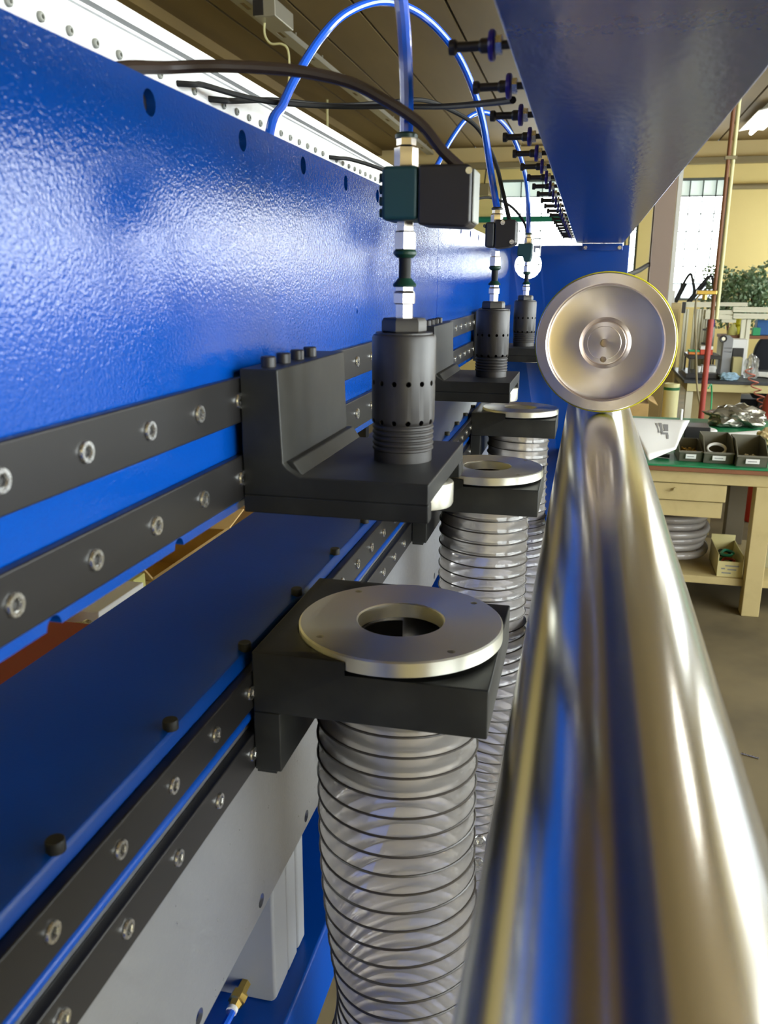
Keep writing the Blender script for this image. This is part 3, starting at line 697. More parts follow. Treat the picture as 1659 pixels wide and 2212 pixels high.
tube_obj('valve_cable', 'cable_black', [U(-1.605, 2.302+.1451*7, .735), U(-1.55, 2.302+.1451*7+.04, .737), P(440, 184, Y=3.45*A), P(520, 207, Y=3.7*A), P(600, 222, Y=3.9*A), P(720, 230, Y=4.1*A), P(850, 230, Y=4.0*A), P(960, 230, Y=3.7*A), P(1060, 222, Y=3.2*A), P(1108, 216, Y=2.95*A)], .0025, 'thin black cable stretched from the white profile to the thumb bolts', 'cable')
tube_obj('valve_cable', 'cable_black', [U(-1.605, 2.302+.1451*21, .735), U(-1.56, 2.302+.1451*21+.06, .735), P(760, 345, Y=5.6*A), P(830, 368, Y=5.9*A), P(930, 415, Y=6.3*A), P(1000, 432, Y=7.3*A), P(1060, 427, Y=7.9*A), P(1105, 447, Y=8.25*A), P(1134, 485, Y=8.40*A), U(-.60, SYS[2]+.12, .37), U(-.60, SYS[2]+.06, .34)], .0026, 'thin black cable looping from the white profile to the small clear-capped valve', 'cable')


# ------------------------------------------------------------------ workbench with the green top
def crumple(c, rx, ry, rz, amp, seed, m, name, label, cat, flat=True):
    rnd = random.Random(seed); bm = bmesh.new(); bmesh.ops.create_icosphere(bm, subdivisions=4, radius=1)
    from mathutils import noise
    for v in bm.verts:
        d = v.co.normalized(); k = 1+amp*(noise.noise(d*2.3+Vector((seed, 0, 0)))+.6*abs(noise.noise(d*6+Vector((0, seed, 0)))))
        v.co = Vector((d.x*rx*k, d.y*ry*k, max(d.z, -.55 if flat else -1)*rz*k))
    zmin = min(v.co.z for v in bm.verts)
    for v in bm.verts: v.co.z = max(v.co.z, zmin*.9)
    zmin = min(v.co.z for v in bm.verts)
    me = bpy.data.meshes.new(name); bm.to_mesh(me); bm.free()
    me.polygons.foreach_set('use_smooth', [True]*len(me.polygons)); me.set_sharp_from_angle(angle=math.radians(22))
    o = bpy.data.objects.new(name, me); COL.objects.link(o); o.location = (c[0], c[1], c[2]-zmin); me.materials.append(M[m])
    return tag(o, label, cat)
def sheet(corners, name, m, label, cat, curl=.0, n=10, th=.0015, sag=None):
    """thin sheet between four corners (a b / d c), bulged by curl"""
    a, b_, c, d = [Vector(p) for p in corners]; vs = []
    for i in range(n+1):
        for j in range(n+1):
            s_, t = i/n, j/n
            p = a.lerp(b_, s_).lerp(d.lerp(c, s_), t)
            p.z += curl*math.sin(math.pi*t)*(0.6+.4*math.cos(3*s_)); vs.append(p)
    fs = [(i*(n+1)+j, i*(n+1)+j+1, (i+1)*(n+1)+j+1, (i+1)*(n+1)+j) for i in range(n) for j in range(n)]
    o = B().add(vs, fs).obj(name, m, angle=60)
    md = o.modifiers.new('solid', 'SOLIDIFY'); md.thickness = th
    return tag(o, label, cat)

BT = .800                                   # top of the green mat
wb = thing('workbench', 'cream painted workbench with green mat top and drawer', 'workbench', (1.2, 5.3, 0))
B().box(.22, 2.4, 4.52, 6.2, .790, BT).obj('green_mat', 'green_top', wb, bevel=.002)
B().box(.22, 2.4, 4.525, 6.2, .765, .790).obj('bench_top', 'brown_edge', wb, bevel=.003)
B().box(.25, 2.38, 4.55, 6.18, .700, .765).obj('apron', 'cream', wb, bevel=.003)
for x in (.892, 2.25):
    B().box(x, x+.088, 4.535, 4.625, 0, .70).obj('leg', 'cream', wb, bevel=.004)
    B().box(x-.06, x+.03, 6.08, 6.17, 0, .70).obj('leg', 'cream', wb, bevel=.004)
B().box(.27, .36, 4.535, 4.625, 0, .70).obj('leg', 'cream', wb, bevel=.004)
B().box(.885, .985, 5.24, 5.34, .19, .70).obj('leg', 'brown_dark', wb, bevel=.004)
B().box(.27, .36, 6.08, 6.17, 0, .70).obj('leg', 'cream', wb, bevel=.004)
B().box(.36, 2.25, 4.58, 5.35, .150, .190).obj('shelf', 'cream', wb, bevel=.003)
dr = B().box(.36, .755, 4.56, 5.4, .605, .695).obj('drawer', 'cream', wb, bevel=.004)
p = P(1458, 1055, Y=4.56); B().lathe([(0, -.02), (.009, -.02), (.010, -.014), (.006, -.010), (.006, .0)], c=(p.x, 4.56, p.z), axis='y', n=14).obj('knob', 'cream', dr)
B().box(.36, .745, 4.575, 5.4, .515, .600).obj('drawer_carcase', 'cream', wb, bevel=.003)

def bin_(x0, x1, yf, dp, hb, hf, label):
    o = thing('parts_bin', label, 'bin', ((x0+x1)/2, yf+dp/2, BT), 'grey parts bins on the green bench top')
    t = .004; z0 = BT+.001; ins = .010
    side = [(yf+ins, z0), (yf+dp-ins, z0), (yf+dp, z0+hb), (yf+dp*.42, z0+hb), (yf-.012, z0+hf)]
    b = B(); b.prism(side, 'x', x0, x0+t); b.prism(side, 'x', x1-t, x1); b.box(x0, x1, yf+ins, yf+dp-ins, z0, z0+t)
    b.prism([(yf+dp-ins, z0), (yf+dp, z0+hb), (yf+dp-t, z0+hb), (yf+dp-ins-t, z0)], 'x', x0, x1)
    b.prism([(yf+ins, z0), (yf-.012, z0+hf), (yf-.012+t, z0+hf), (yf+ins+t, z0)], 'x', x0, x1)
    b.obj('bin_shell', 'bin', o)
    b = B(); b.prism([(yf-.018, z0+hf-.004), (yf-.018, z0+hf+.004), (yf-.008, z0+hf+.004), (yf-.008, z0+hf-.004)], 'x', x0-.003, x1+.003)
    b.obj('rim', 'bin', o)
    xm = (x0+x1)/2; w_ = (x1-x0)*.22; zc = z0+hf*.55
    yy = yf-.012*.55
    lb = B().prism([(yy-.004, zc-.012), (yy-.009, zc+.012), (yy-.006, zc+.012), (yy-.001, zc-.012)], 'x', xm-w_, xm+w_).obj('bin_label', 'paper', o)
    B().box(xm-w_*.7, xm+w_*.6, yy-.0085, yy-.006, zc-.002, zc+.002).obj('label_line', 'print', lb)
    return o
q = [P(u, 1000, Y=4.60).x for u in (1466, 1517, 1519, 1584, 1587, 1654)]
bin_(q[0], q[1], 4.62, .24, .085, .055, 'small grey parts bin holding brass fittings')
bin_(q[2], q[3], 4.60, .26, .125, .058, 'grey parts bin holding a loop of clear tube')
bin_(q[4], q[5], 4.55, .26, .125, .058, 'grey parts bin holding a few shiny nuts')
rnd = random.Random(3)
b = B()
for k in range(60):
    x = rnd.uniform(q[0]+.020, q[1]-.020); y = rnd.uniform(4.665, 4.80); z = BT+.016+rnd.random()*.030
    d = Vector((rnd.uniform(-1, 1), rnd.uniform(-1, 1), rnd.uniform(-.4, .6))).normalized()*.009
    c = Vector((x, y, z)); b.cyl(c-d, c+d, .005, n=6)
tag(b.obj('brass_fittings', 'brass'), 'heap of small brass fittings in the small grey bin', 'fittings', kind='stuff')
xm = (q[2]+q[3])/2
b = B().tube([Vector((xm+.045*math.cos(t), 4.70+.03*math.sin(t), BT+.058+.022*math.sin(t)+.004*k)) for k in range(2) for t in [2*math.pi*i/24 for i in range(25)]], .006, 8)
tag(b.obj('tube_loop', 'white_plastic'), 'loop of pale clear tube lying in the grey bin', 'tube')
b = B(); b.box(q[2]+.02, q[3]-.02, 4.63, 4.80, BT+.010, BT+.028)
tag(b.obj('plastic_bag', M['clear'], bevel=.004), 'flat clear plastic bag in the grey bin under the tube loop', 'bag')
b = B()
for k in range(16):
    x = rnd.uniform(q[4]+.02, q[5]-.02); y = rnd.uniform(4.60, 4.74); z = BT+.012+rnd.random()*.02
    b.cyl((x, y, z), (x+.006, y+.004, z+.008), .007, n=6)
tag(b.obj('shiny_nuts', 'screw'), 'few shiny nuts in the grey bin nearest the bench leg', 'nuts', kind='stuff')

# papers and packaging on the bench
pc = [P(1335, 901, Y=5.05), P(1490, 908, Y=5.05), P(1460, 970, Y=4.63), P(1402, 994, Y=4.50)]
pc = [Vector((p_.x, p_.y, max(p_.z, BT+.006))) for p_ in pc]
pap = sheet(pc, 'paper_sheet', 'paper', 'large white printed sheet draped over the green bench edge', 'paper', curl=.03)
def quad_on(u0, v0, u1, v1, y, m, parent, name):
    a = P(u0, v0, Y=y); c = P(u1, v1, Y=y)
    return B().box(min(a.x, c.x), max(a.x, c.x), y-.002, y, min(a.z, c.z), max(a.z, c.z)).obj(name, m, parent)
rc_ = P(1508, 921, Z=.86)
o = thing('tape_reel', 'flat white reel with dark centre on the bench', 'reel', (rc_.x, rc_.y, BT))
B().lathe([(.045, .030), (.050, .034), (.105, .034), (.112, .028), (.112, .004), (.105, 0), (.05, 0), (.045, .004)], c=(rc_.x, rc_.y, BT+.012), n=48, closed=True).obj('reel_body', 'paper', o)
B().lathe([(0, .020), (.044, .020), (.044, -.011), (0, -.011)], c=(rc_.x, rc_.y, BT+.012), n=32).obj('reel_hole_shade', 'blackplastic', o)  # black disc stands for the shade inside the reel's open hole
p = P(1472, 893, Y=5.6)
tag(B().cyl((p.x, 5.6, BT+.001), (p.x, 5.6, P(1474, 884, Y=5.6).z), .009, n=12).obj('white_stick', 'paper'), 'slim white stick standing behind the printed sheet', 'stick')
f_ = P(1590, 915, Y=5.7)
crumple((f_.x+.03, 5.94, BT+.001), .165, .13, .075, .42, 4, 'foil', 'foil_bag', 'crumpled grey metallic bag lying on the bench behind the bins', 'bag')
f_ = P(1655, 930, Y=5.2)
crumple((f_.x+.02, 5.2, BT+.001), .075, .08, .06, .3, 9, 'tan', 'wrapping', 'crumpled tan wrapping paper beside the grey metallic bag', 'wrapping')
a_ = [P(1560, 936, Z=BT+.004), P(1640, 929, Z=BT+.004), P(1655, 940, Z=BT+.004), P(1575, 945, Z=BT+.004)]
sheet(a_, 'paper_sheet', 'paper', 'white paper lying flat behind the grey parts bins', 'paper', curl=.012)
bb0 = P(1478, 940, Y=5.06).x
tag(B().box(bb0, bb0+.14, 5.062, 5.24, BT+.001, BT+.115).obj('black_box', 'blackplastic', bevel=.006), 'black box standing behind the small grey bin', 'box')
p = P(1440, 985, Z=BT+.012)
tag(B().cyl((p.x-.065, p.y+.02, BT+.012), (p.x+.015, p.y, BT+.012), .010, n=12).obj('black_pen', 'blackplastic'), 'short black pen lying on the green mat', 'pen')

# stuff on the shelf under the bench
cc = Vector((.485, 4.93, 0)); pts = []
for k in range(6*36+1):
    t = 2*math.pi*k/36; turn = k/36
    R_ = .232+.014*math.sin(turn*2.1)
    pts.append(Vector((cc.x+R_*math.cos(t), cc.y+R_*math.sin(t), .222+.039*turn+.006*math.sin(3*t))))
b = B(); b.tube(pts, .0205, 12)
tag(b.obj('hose_coil', 'coil'), 'coil of thick clear hose on the shelf under the workbench', 'hose')
x0, x1 = P(1547, 1250, Y=4.60).x, P(1602, 1250, Y=4.60).x
o = thing('cable_box', 'cream cardboard tray of red and green cables under the workbench', 'box', ((x0+x1)/2, 4.75, .19))
z0 = .191
b = B(); b.box(x0, x1, 4.60, 4.604, z0, z0+.085); b.box(x0, x0+.004, 4.604, 4.90, z0, z0+.12); b.box(x1-.004, x1, 4.604, 4.90, z0, z0+.12); b.box(x0, x1, 4.90, 4.904, z0, z0+.15); b.box(x0, x1, 4.604, 4.90, z0, z0+.004)
b.obj('tray', 'lime_pale', o)
for k, (zz, w0, w1) in enumerate(((.062, .30, .85), (.045, .15, .30), (.042, .40, .75), (.022, .18, .55))):
    B().box(x0+(x1-x0)*w0, x0+(x1-x0)*w1, 4.5985, 4.5995, z0+zz-.004, z0+zz+.003).obj('print_line', 'print', o)
for k, (m_, lab) in enumerate((('red', 'red cable loop at the bottom of the tangle in the cream tray'), ('green', 'bright green cable loop in the tangle in the cream tray'), ('red', 'upper red cable loop in the tangle in the cream tray'), ('cable_black', 'black cable loop in the tangle in the cream tray'), ('greenpipe', 'dark green cable loop on top of the tangle in the cream tray'))):
    cx_ = x0+.055+(x1-x0-.11)*(k*2 % 5)/4; cy_ = 4.69+.03*(k*3 % 5)
    pp = [Vector((cx_+.030*math.cos(t)*(1+.2*math.sin(2*t)), cy_+.05*math.sin(t), z0+.014+.0185*k+.0015*math.sin(2*t+k))) for t in [2*math.pi*i/20 for i in range(19)]]
    tag(B().tube(spline(pp, 3), .0075, 8).obj('cable_loop', m_), lab, 'cable')
crumple((.66, 5.27, .191), .075, .06, .11, .3, 12, 'paper', 'plastic_bag', 'bulging white plastic bag behind the coiled hose', 'bag')
ex = P(1626, 1100, Y=6.55)
o = thing('gas_canister', 'red canister with black cap standing behind the workbench', 'canister', (ex.x, 6.55, 0))
B().lathe([(0, 0), (.05, 0), (.055, .01), (.055, .30), (.045, .34), (.02, .36), (0, .36)], c=(ex.x, 6.55, .0), n=24).obj('canister_body', 'red', o)
B().lathe([(0, .36), (.018, .36), (.018, .40), (0, .40)], c=(ex.x, 6.55, 0), n=14).obj('cap', 'blackplastic', o)
bk = P(1668, 1240, Y=4.75)
o = thing('bucket', 'pale bucket on the bench shelf right of the cream leg', 'bucket', (bk.x, 4.85, .19))
B().lathe([(0, 0), (.055, 0), (.075, .17), (.079, .17), (.079, .18), (.071, .18), (.052, .006), (0, .006)], c=(bk.x+.02, 4.85, .191), n=32).obj('bucket_body', 'paper', o)
B().lathe([(.0745, .150), (.082, .150), (.082, .168), (.0745, .168)], c=(bk.x+.02, 4.85, .191), n=32).obj('rim', 'lime', o)
sp_ = P(1620, 1632, Z=.004)
tag(B().cyl((sp_.x-.03, sp_.y+.01, .004), (sp_.x+.03, sp_.y-.012, .004), .0035, n=8).obj('metal_offcut', 'screw'), 'thin bright metal offcut lying on the bare floor', 'offcut')

# ------------------------------------------------------------------ things between the two benches
px_, py_ = .878, 6.75
def at_y(u, v, y): return P(u, v, Y=y)
o = thing('stand_pipe', 'red lower and cream upper standpipe rising to the ceiling', 'pipe', (px_, py_, 0))
zr = at_y(1552, 690, py_).z
B().cyl((px_, py_, 0), (px_, py_, zr), .021, n=16).obj('red_pipe', 'redpole', o)
B().cyl((px_+.004, py_, zr), (px_+.004, py_, ZC), .014, n=14).obj('brown_pipe', 'brown_edge', o)
B().cyl((px_+.036, py_, at_y(1560, 690, py_).z), (px_+.036, py_, ZC), .013, n=14).obj('cream_conduit', 'cyl_yellow', o)
zc_ = at_y(1545, 632, py_).z
B().box(px_-.12, px_+.02, py_-.025, py_+.025, zc_-.016, zc_+.016).obj('tap_body', 'brass', o, bevel=.006)
B().cyl((px_-.06, py_, zc_-.05), (px_-.06, py_, zc_-.016), .018, n=12).obj('tap_outlet', 'brass', o)
for zz in (2.55, 3.2): B().box(px_-.022, px_+.058, py_-.022, py_+.022, zz-.012, zz+.012).obj('pipe_clip', 'conduit', o, bevel=.003)
yy = 7.6
pts = [at_y(u, v, yy) for u, v in ((1545, 634), (1520, 634), (1509, 640), (1503, 655), (1502, 706), (1504, 778), (1506, 836), (1514, 908))]
pts[0] = Vector((px_-.05, py_, zc_)); pts.append(Vector((pts[-1].x+.03, yy, .02)))
tube_obj('hanging_cable', 'conduit', pts, .008, 'brown air line hanging from the standpipe tap', 'cable')
p0_ = at_y(1537, 835, 7.0); p1_ = at_y(1534, 905, 7.0)
tube_obj('hanging_cable', 'green', [Vector((px_+.03, py_, .95)), p0_, p1_, Vector((p1_.x, 7.0, .02))], .006, 'thin green cable hanging beside the red pipe', 'cable')
tb = at_y(1449, 860, 7.0); o = thing('cardboard_tube', 'pale yellow tube with green band standing behind the workbench', 'tube', (tb.x, 7.0, 0))
zt_ = at_y(1449, 828, 7.0).z
B().lathe([(0, 0), (.058, 0), (.058, zt_-.004), (.054, zt_), (.050, zt_-.004), (0, zt_-.004)], c=(tb.x, 7.0, 0), n=32).obj('tube_body', 'cyl_yellow', o)
B().lathe([(.0582, zt_-.05), (.060, zt_-.05), (.060, zt_-.028), (.0582, zt_-.028)], c=(tb.x, 7.0, 0), n=32).obj('green_band', 'darkgreen_b', o)
bx_ = at_y(1402, 870, 6.7); o = thing('cardboard_box', 'tall cardboard box standing behind the roller end', 'box', (bx_.x-.25, 6.95, 0))
zb = at_y(1395, 872, 6.7).z
B().box(bx_.x-.5, bx_.x, 6.7, 7.2, 0, zb).obj('carton', 'card', o, bevel=.004)
B().obox((bx_.x+.03, 6.95, zb+.01), (.035, 0, -.02), (0, .25, 0), (.001, 0, .002)).obj('flap', 'card', o)
cb_ = at_y(1432, 850, 8.1); o = thing('floor_cabinet', 'brown floor cabinet left of the far workbench', 'cabinet', (cb_.x-.3, 8.35, 0))
zb = at_y(1420, 815, 8.1).z
B().box(cb_.x-.6, cb_.x, 8.1, 8.6, 0, zb).obj('cabinet_body', 'brown_cab', o, bevel=.004)
for k in range(2): B().box(cb_.x-.58+.29*k, cb_.x-.31+.29*k, 8.085, 8.1, .05, zb-.05).obj('door', 'brown_cab', o, bevel=.003)

# ------------------------------------------------------------------ far workbench and its clutter
Y2 = 8.15; Z2 = .86
x20 = at_y(1478, 822, Y2).x
w2 = thing('workbench', 'far cream workbench with dark top below the aluminium frame', 'workbench', (x20+1, 8.7, 0))
B().box(x20, 3.15, Y2, 9.4, Z2-.028, Z2).obj('bench_top', 'tool_grey_dark', w2, bevel=.003)
B().box(x20+.03, 3.13, Y2+.01, 9.38, Z2-.10, Z2-.028).obj('apron', 'lime_pale', w2, bevel=.003)
for x in (x20+.03, 2.2, 3.05):
    for y in (Y2+.03, 9.3): B().box(x, x+.06, y, y+.06, 0, Z2-.10).obj('leg', 'alu', w2, bevel=.003)
xm_ = at_y(1600, 860, Y2+.3).x
B().box(x20+.1, xm_, Y2+.3, Y2+.33, .15, Z2-.1).obj('modesty_panel', 'cream', w2)
# aluminium extrusion frame
YA = 9.0
fr_ = thing('extrusion_frame', 'pale aluminium extrusion frame standing on the far workbench', 'frame', (at_y(1560, 700, YA).x, YA, Z2))
def ext(u0, v0, u1, v1, y, name, d=.045):
    a = at_y(u0, v0, y); c = at_y(u1, v1, y); x0_, x1_, z0_, z1_ = min(a.x, c.x), max(a.x, c.x), min(a.z, c.z), max(a.z, c.z)
    if x1_-x0_ > z1_-z0_:
        m_ = (z0_+z1_)/2; B().prism([(y, z0_), (y, m_-.006), (y+.014, m_-.006), (y+.014, m_+.006), (y, m_+.006), (y, z1_), (y+d, z1_), (y+d, z0_)], 'x', x0_, x1_).obj(name, 'alu', fr_)
    else:
        m_ = (x0_+x1_)/2; B().prism([(x0_, y), (m_-.006, y), (m_-.006, y+.014), (m_+.006, y+.014), (m_+.006, y), (x1_, y), (x1_, y+d), (x0_, y+d)], 'z', z0_, z1_).obj(name, 'alu', fr_)
def post(u, w_, vt, y=YA):
    a = at_y(u, vt, y); x0_, x1_, m_ = a.x-w_/2, a.x+w_/2, a.x
    B().prism([(x0_, y), (m_-.006, y), (m_-.006, y+.014), (m_+.006, y+.014), (m_+.006, y), (x1_, y), (x1_, y+.045), (x0_, y+.045)], 'z', Z2+.001, a.z).obj('post', 'alu', fr_)
for u in (1484, 1505, 1517, 1527): post(u, .045, 668)
post(1613, .085, 690)
ext(1476, 652, 1540, 664, YA-.06, 'cross_rail')
ext(1530, 653, 1615, 662, YA-.02, 'cross_rail')
ext(1585, 663, 1720, 676, YA-.05, 'cross_rail'); ext(1585, 677, 1720, 690, YA-.05, 'cross_rail')
ext(1525, 670, 1582, 690, YA-.03, 'carriage_plate')
ext(1560, 690, 1590, 697, YA-.03, 'carriage_plate')
B().box(at_y(1474, 660, YA-.08).x, at_y(1482, 660, YA-.08).x, YA-.08, YA-.03, at_y(1478, 676, YA).z, at_y(1478, 652, YA).z).obj('end_cap', 'blackplastic', fr_, bevel=.004)
# beige cabinet at its left end
a = at_y(1440, 655, 9.5); c = at_y(1473, 655, 9.5)
o = thing('tall_cabinet', 'tall beige cabinet left of the aluminium frame', 'cabinet', ((a.x+c.x)/2, 9.7, 0))
B().box(a.x, c.x, 9.5, 9.95, 0, a.z).obj('cabinet_body', 'cream_wall', o, bevel=.006)
B().box(a.x+.02, c.x-.02, 9.485, 9.5, .1, a.z-.05).obj('door', 'cream_wall', o, bevel=.004)
a = at_y(1440, 628, 9.6); c = at_y(1457, 648, 9.6)
tag(B().box(a.x, c.x, 9.6, 9.75, at_y(1450, 655, 9.5).z+.001, a.z).obj('white_carton', 'paper', bevel=.004), 'small white carton on top of the tall beige cabinet', 'carton')
# two articulated lamps on the frame
def lamp(label, segs, y):
    b0 = at_y(*segs[0][0], y)
    o = thing('arm_lamp', label, 'lamp', b0, 'black arm lamps above the extrusion frame')
    for k, s_ in enumerate(segs): B().tube([at_y(u, v, y+.02*(k % 2)) for u, v in s_], .014, 8).obj('lamp_arm' if k < len(segs)-1 else 'lamp_head', 'cable_black', o)
lamp('black articulated arm lamp near the steel column', [((1457, 652), (1481, 604)), ((1460, 654), (1482, 612)), ((1481, 604), (1488, 594), (1493, 590)), ((1493, 590), (1498, 614), (1501, 632))], 9.85)
lamp('black articulated arm lamp near the leafy plant', [((1485, 653), (1526, 602)), ((1490, 653), (1526, 610)), ((1526, 602), (1532, 598), (1538, 595)), ((1538, 595), (1541, 612), (1543, 628))], 8.955)
# clutter
def slab(u0, v0, u1, v1, y, dp, m, name, label, cat, ground=True, parent=None, bevel=.004):
    a = at_y(u0, v0, y); c = at_y(u1, v1, y)
    zl = Z2+.001 if ground else min(a.z, c.z)
    return tag(B().box(min(a.x, c.x), max(a.x, c.x), y, y+dp, zl, max(a.z, c.z)).obj(name, m, bevel=bevel), label, cat)
a = at_y(1487, 770, 8.35); c = at_y(1553, 815, 8.35)
o = thing('tray_stand', 'black two-level tray stand on the far workbench', 'stand', ((a.x+c.x)/2, 8.5, Z2))
zs_ = at_y(1520, 776, 8.35).z
B().box(a.x, c.x, 8.35, 8.75, zs_, zs_+.035).obj('upper_tray', 'blackplastic', o, bevel=.004)
B().box(a.x-.01, c.x+.01, 8.33, 8.77, Z2+.001, Z2+.045).obj('lower_tray', 'blackplastic', o, bevel=.004)
for x in (a.x+.01, c.x-.02):
    for y in (8.36, 8.73): B().box(x, x+.015, y, y+.015, Z2+.045, zs_).obj('post', 'blackplastic', o)
def on_tray(u0, u1, vt, m, name, label, cat, y=8.42, dp=.12):
    p0 = at_y(u0, vt, y); p1 = at_y(u1, vt, y)
    return tag(B().box(p0.x, p1.x, y, y+dp, zs_+.036, p0.z).obj(name, m, bevel=.004), label, cat)
o = thing('small_carton', 'orange and green carton on the black tray stand', 'carton', at_y(1500, 770, 8.42))
p0, p1 = at_y(1489, 756, 8.42), at_y(1512, 756, 8.42); ztop = p0.z
B().box(p0.x, p1.x, 8.42, 8.54, zs_+.036, zs_+.036+(ztop-zs_-.036)*.55).obj('carton_body', 'orange', o, bevel=.003)
B().box(p0.x, p1.x, 8.419, 8.541, zs_+.037+(ztop-zs_-.036)*.55, ztop).obj('carton_top', 'green', o, bevel=.003)
o = thing('small_carton', 'red and white carton on the black tray stand', 'carton', at_y(1527, 770, 8.42))
p0, p1 = at_y(1514, 748, 8.42), at_y(1541, 748, 8.42); ztop = p0.z
B().box(p0.x, p1.x, 8.42, 8.56, zs_+.036, zs_+.036+(ztop-zs_-.036)*.6).obj('carton_body', 'redbright', o, bevel=.003)
B().box(p0.x, p1.x, 8.419, 8.561, zs_+.037+(ztop-zs_-.036)*.6, ztop).obj('carton_top', 'paper', o, bevel=.003)
o = thing('paper_cup', 'white paper cup between the trays of the black stand', 'cup', at_y(1511, 800, 8.42))
pc_ = at_y(1511, 795, 8.42); B().lathe([(0, 0), (.016, 0), (.022, .055), (.020, .055), (.014, .004), (0, .004)], c=(pc_.x, 8.46, Z2+.046), n=20).obj('cup', 'paper', o)
a = at_y(1517, 790, 8.45); c = at_y(1546, 806, 8.45)
tag(B().box(a.x, c.x, 8.45, 8.6, Z2+.046, a.z).obj('paper_stack', 'paper', bevel=.002), 'stack of white paper between the trays of the black stand', 'paper')
# grey motor with purple cap
m0 = at_y(1531, 745, 8.85)
o = thing('grey_motor', 'grey cylindrical motor with a purple cap on the aluminium frame', 'motor', (m0.x, 8.85, Z2))
zt2 = at_y(1531, 706, 8.85).z
B().lathe([(0, Z2+.001), (.05, Z2+.001), (.05, Z2+.02), (.042, Z2+.03), (.042, zt2-.005), (.036, zt2), (0, zt2)], c=(m0.x, 8.85, 0), n=28).obj('motor_body', 'tool_grey', o)
zt3 = at_y(1531, 690, 8.85).z
B().lathe([(0, zt2), (.034, zt2), (.036, zt2+.01), (.036, zt3-.008), (.03, zt3), (0, zt3)], c=(m0.x, 8.85, 0), n=28).obj('cap', 'purple', o)
for v in (712, 742): 
    zz = at_y(1531, v, 8.85).z; B().box(m0.x-.07, m0.x-.03, 8.83, 8.87, zz-.008, zz+.008).obj('motor_lug', 'blackplastic', o)
# grey gearbox with hand wheel
g0, g1 = at_y(1565, 725, 8.6), at_y(1581, 763, 8.6)
o = thing('grey_gearbox', 'grey gearbox with black hand wheel on the far workbench', 'gearbox', ((g0.x+g1.x)/2, 8.65, Z2))
B().prism([(g0.x, Z2+.001), (g1.x, Z2+.001), (g1.x, g0.z-.03), (g1.x-.03, g0.z), (g0.x, g0.z)], 'y', 8.6, 8.72).obj('gearbox_body', 'greybox', o)
gb_ = o.children[-1]
hw = at_y(1563, 732, 8.57)
B().lathe([(.018, -.01), (.030, -.012), (.034, 0), (.030, .012), (.018, .01)], c=(hw.x, 8.575, hw.z), axis='y', n=28, closed=True).obj('hand_wheel', 'blackplastic', o)
B().lathe([(0, -.008), (.017, -.008), (.017, .025), (0, .025)], c=(hw.x, 8.575, hw.z), axis='y', n=18).obj('wheel_hub', 'screw', o)
cb = B()
for v in (752, 760): cb.box(g0.x+.008, g1.x-.008, 8.58, 8.615, at_y(1560, v, 8.6).z-.006, at_y(1560, v, 8.6).z+.006)
bpy.context.view_layer.update(); cut(gb_, cb)
slab(1576, 733, 1612, 768, 8.75, .2, 'paper', 'paper_stack', 'tall stack of white papers beside the grey gearbox', 'paper')
slab(1584, 752, 1606, 766, 8.70, .04, 'blackplastic', 'label_printer', 'flat black printer leaning on the white paper stack', 'printer')
slab(1585, 772, 1603, 786, 8.55, .10, 'lime_pale', 'cream_tray', 'low cream tray under the white paper stack', 'tray')
crumple((at_y(1626, 770, 8.5).x, 8.5, Z2+.001), .06, .07, .13, .3, 21, 'clear', 'plastic_wrap', 'crumpled clear plastic wrap standing on the far workbench', 'wrap')
crumple((at_y(1575, 800, 8.3).x, 8.27, Z2+.001), .08, .045, .04, .35, 22, 'cyan', 'blue_cloth', 'pale blue cloth beside the black tray stand', 'cloth')
zp_ = at_y(1640, 726, 9.02).z
B().box(at_y(1560, 726, 9.0).x, at_y(1720, 726, 9.0).x, 9.05, 9.36, zp_-.03, zp_).obj('frame_shelf', 'brown_edge', fr_, bevel=.003)
for x in (at_y(1560, 726, 9.0).x+.01, at_y(1720, 726, 9.0).x-.05): B().box(x, x+.04, 9.31, 9.35, Z2+.001, zp_-.03).obj('post', 'alu', fr_)
def shelf_box(u0, u1, vt, y, dp, m, name, label):
    p0, p1 = at_y(u0, vt, y), at_y(u1, vt, y)
    return tag(B().box(p0.x, p1.x, y, y+dp, zp_+.001, p0.z).obj(name, m, bevel=.005), label, 'carton')
shelf_box(1637, 1690, 692, 9.2, .14, 'bluebox', 'blue_carton', 'blue carton on the brown shelf of the extrusion frame')
shelf_box(1627, 1644, 708, 9.08, .08, 'green', 'green_carton', 'small green carton in front of the blue carton')
yb = at_y(1583, 705, 9.12)
tag(B().lathe([(0, zp_+.001), (.045, zp_+.001), (.048, zp_+.02), (.040, yb.z-.02), (.024, yb.z), (.022, yb.z+.02), (0, yb.z+.02)], c=(yb.x, 9.12, 0), n=24).obj('yellow_jar', 'lime'), 'pale yellow jar on the brown shelf of the extrusion frame', 'jar')
yb = at_y(1597, 694, 9.22)
tag(B().lathe([(0, zp_+.001), (.025, zp_+.001), (.025, yb.z-.05), (.045, yb.z-.03), (.042, yb.z+.02), (0, yb.z+.035)], c=(yb.x, 9.25, 0), n=14).obj('yellow_beacon', 'yellow_ring'), 'small bright yellow beacon behind the pale yellow jar', 'beacon')
a_ = [P(1624, 802, Z=Z2+.01), P(1690, 806, Z=Z2+.01), P(1690, 818, Z=Z2+.01), P(1626, 812, Z=Z2+.01)]
sheet(a_, 'paper_sheet', 'paper', 'white paper on the far workbench before the navy chair', 'paper', curl=.015)
pts = []
c0_ = at_y(1615, 795, 8.1); c1_ = at_y(1650, 880, 8.1)
for k in range(90):
    t = k/89; p_ = c0_.lerp(c1_, t); an = t*2*math.pi*5.5
    pts.append(Vector((p_.x+.035*math.cos(an), 8.08+.035*math.sin(an), p_.z)))
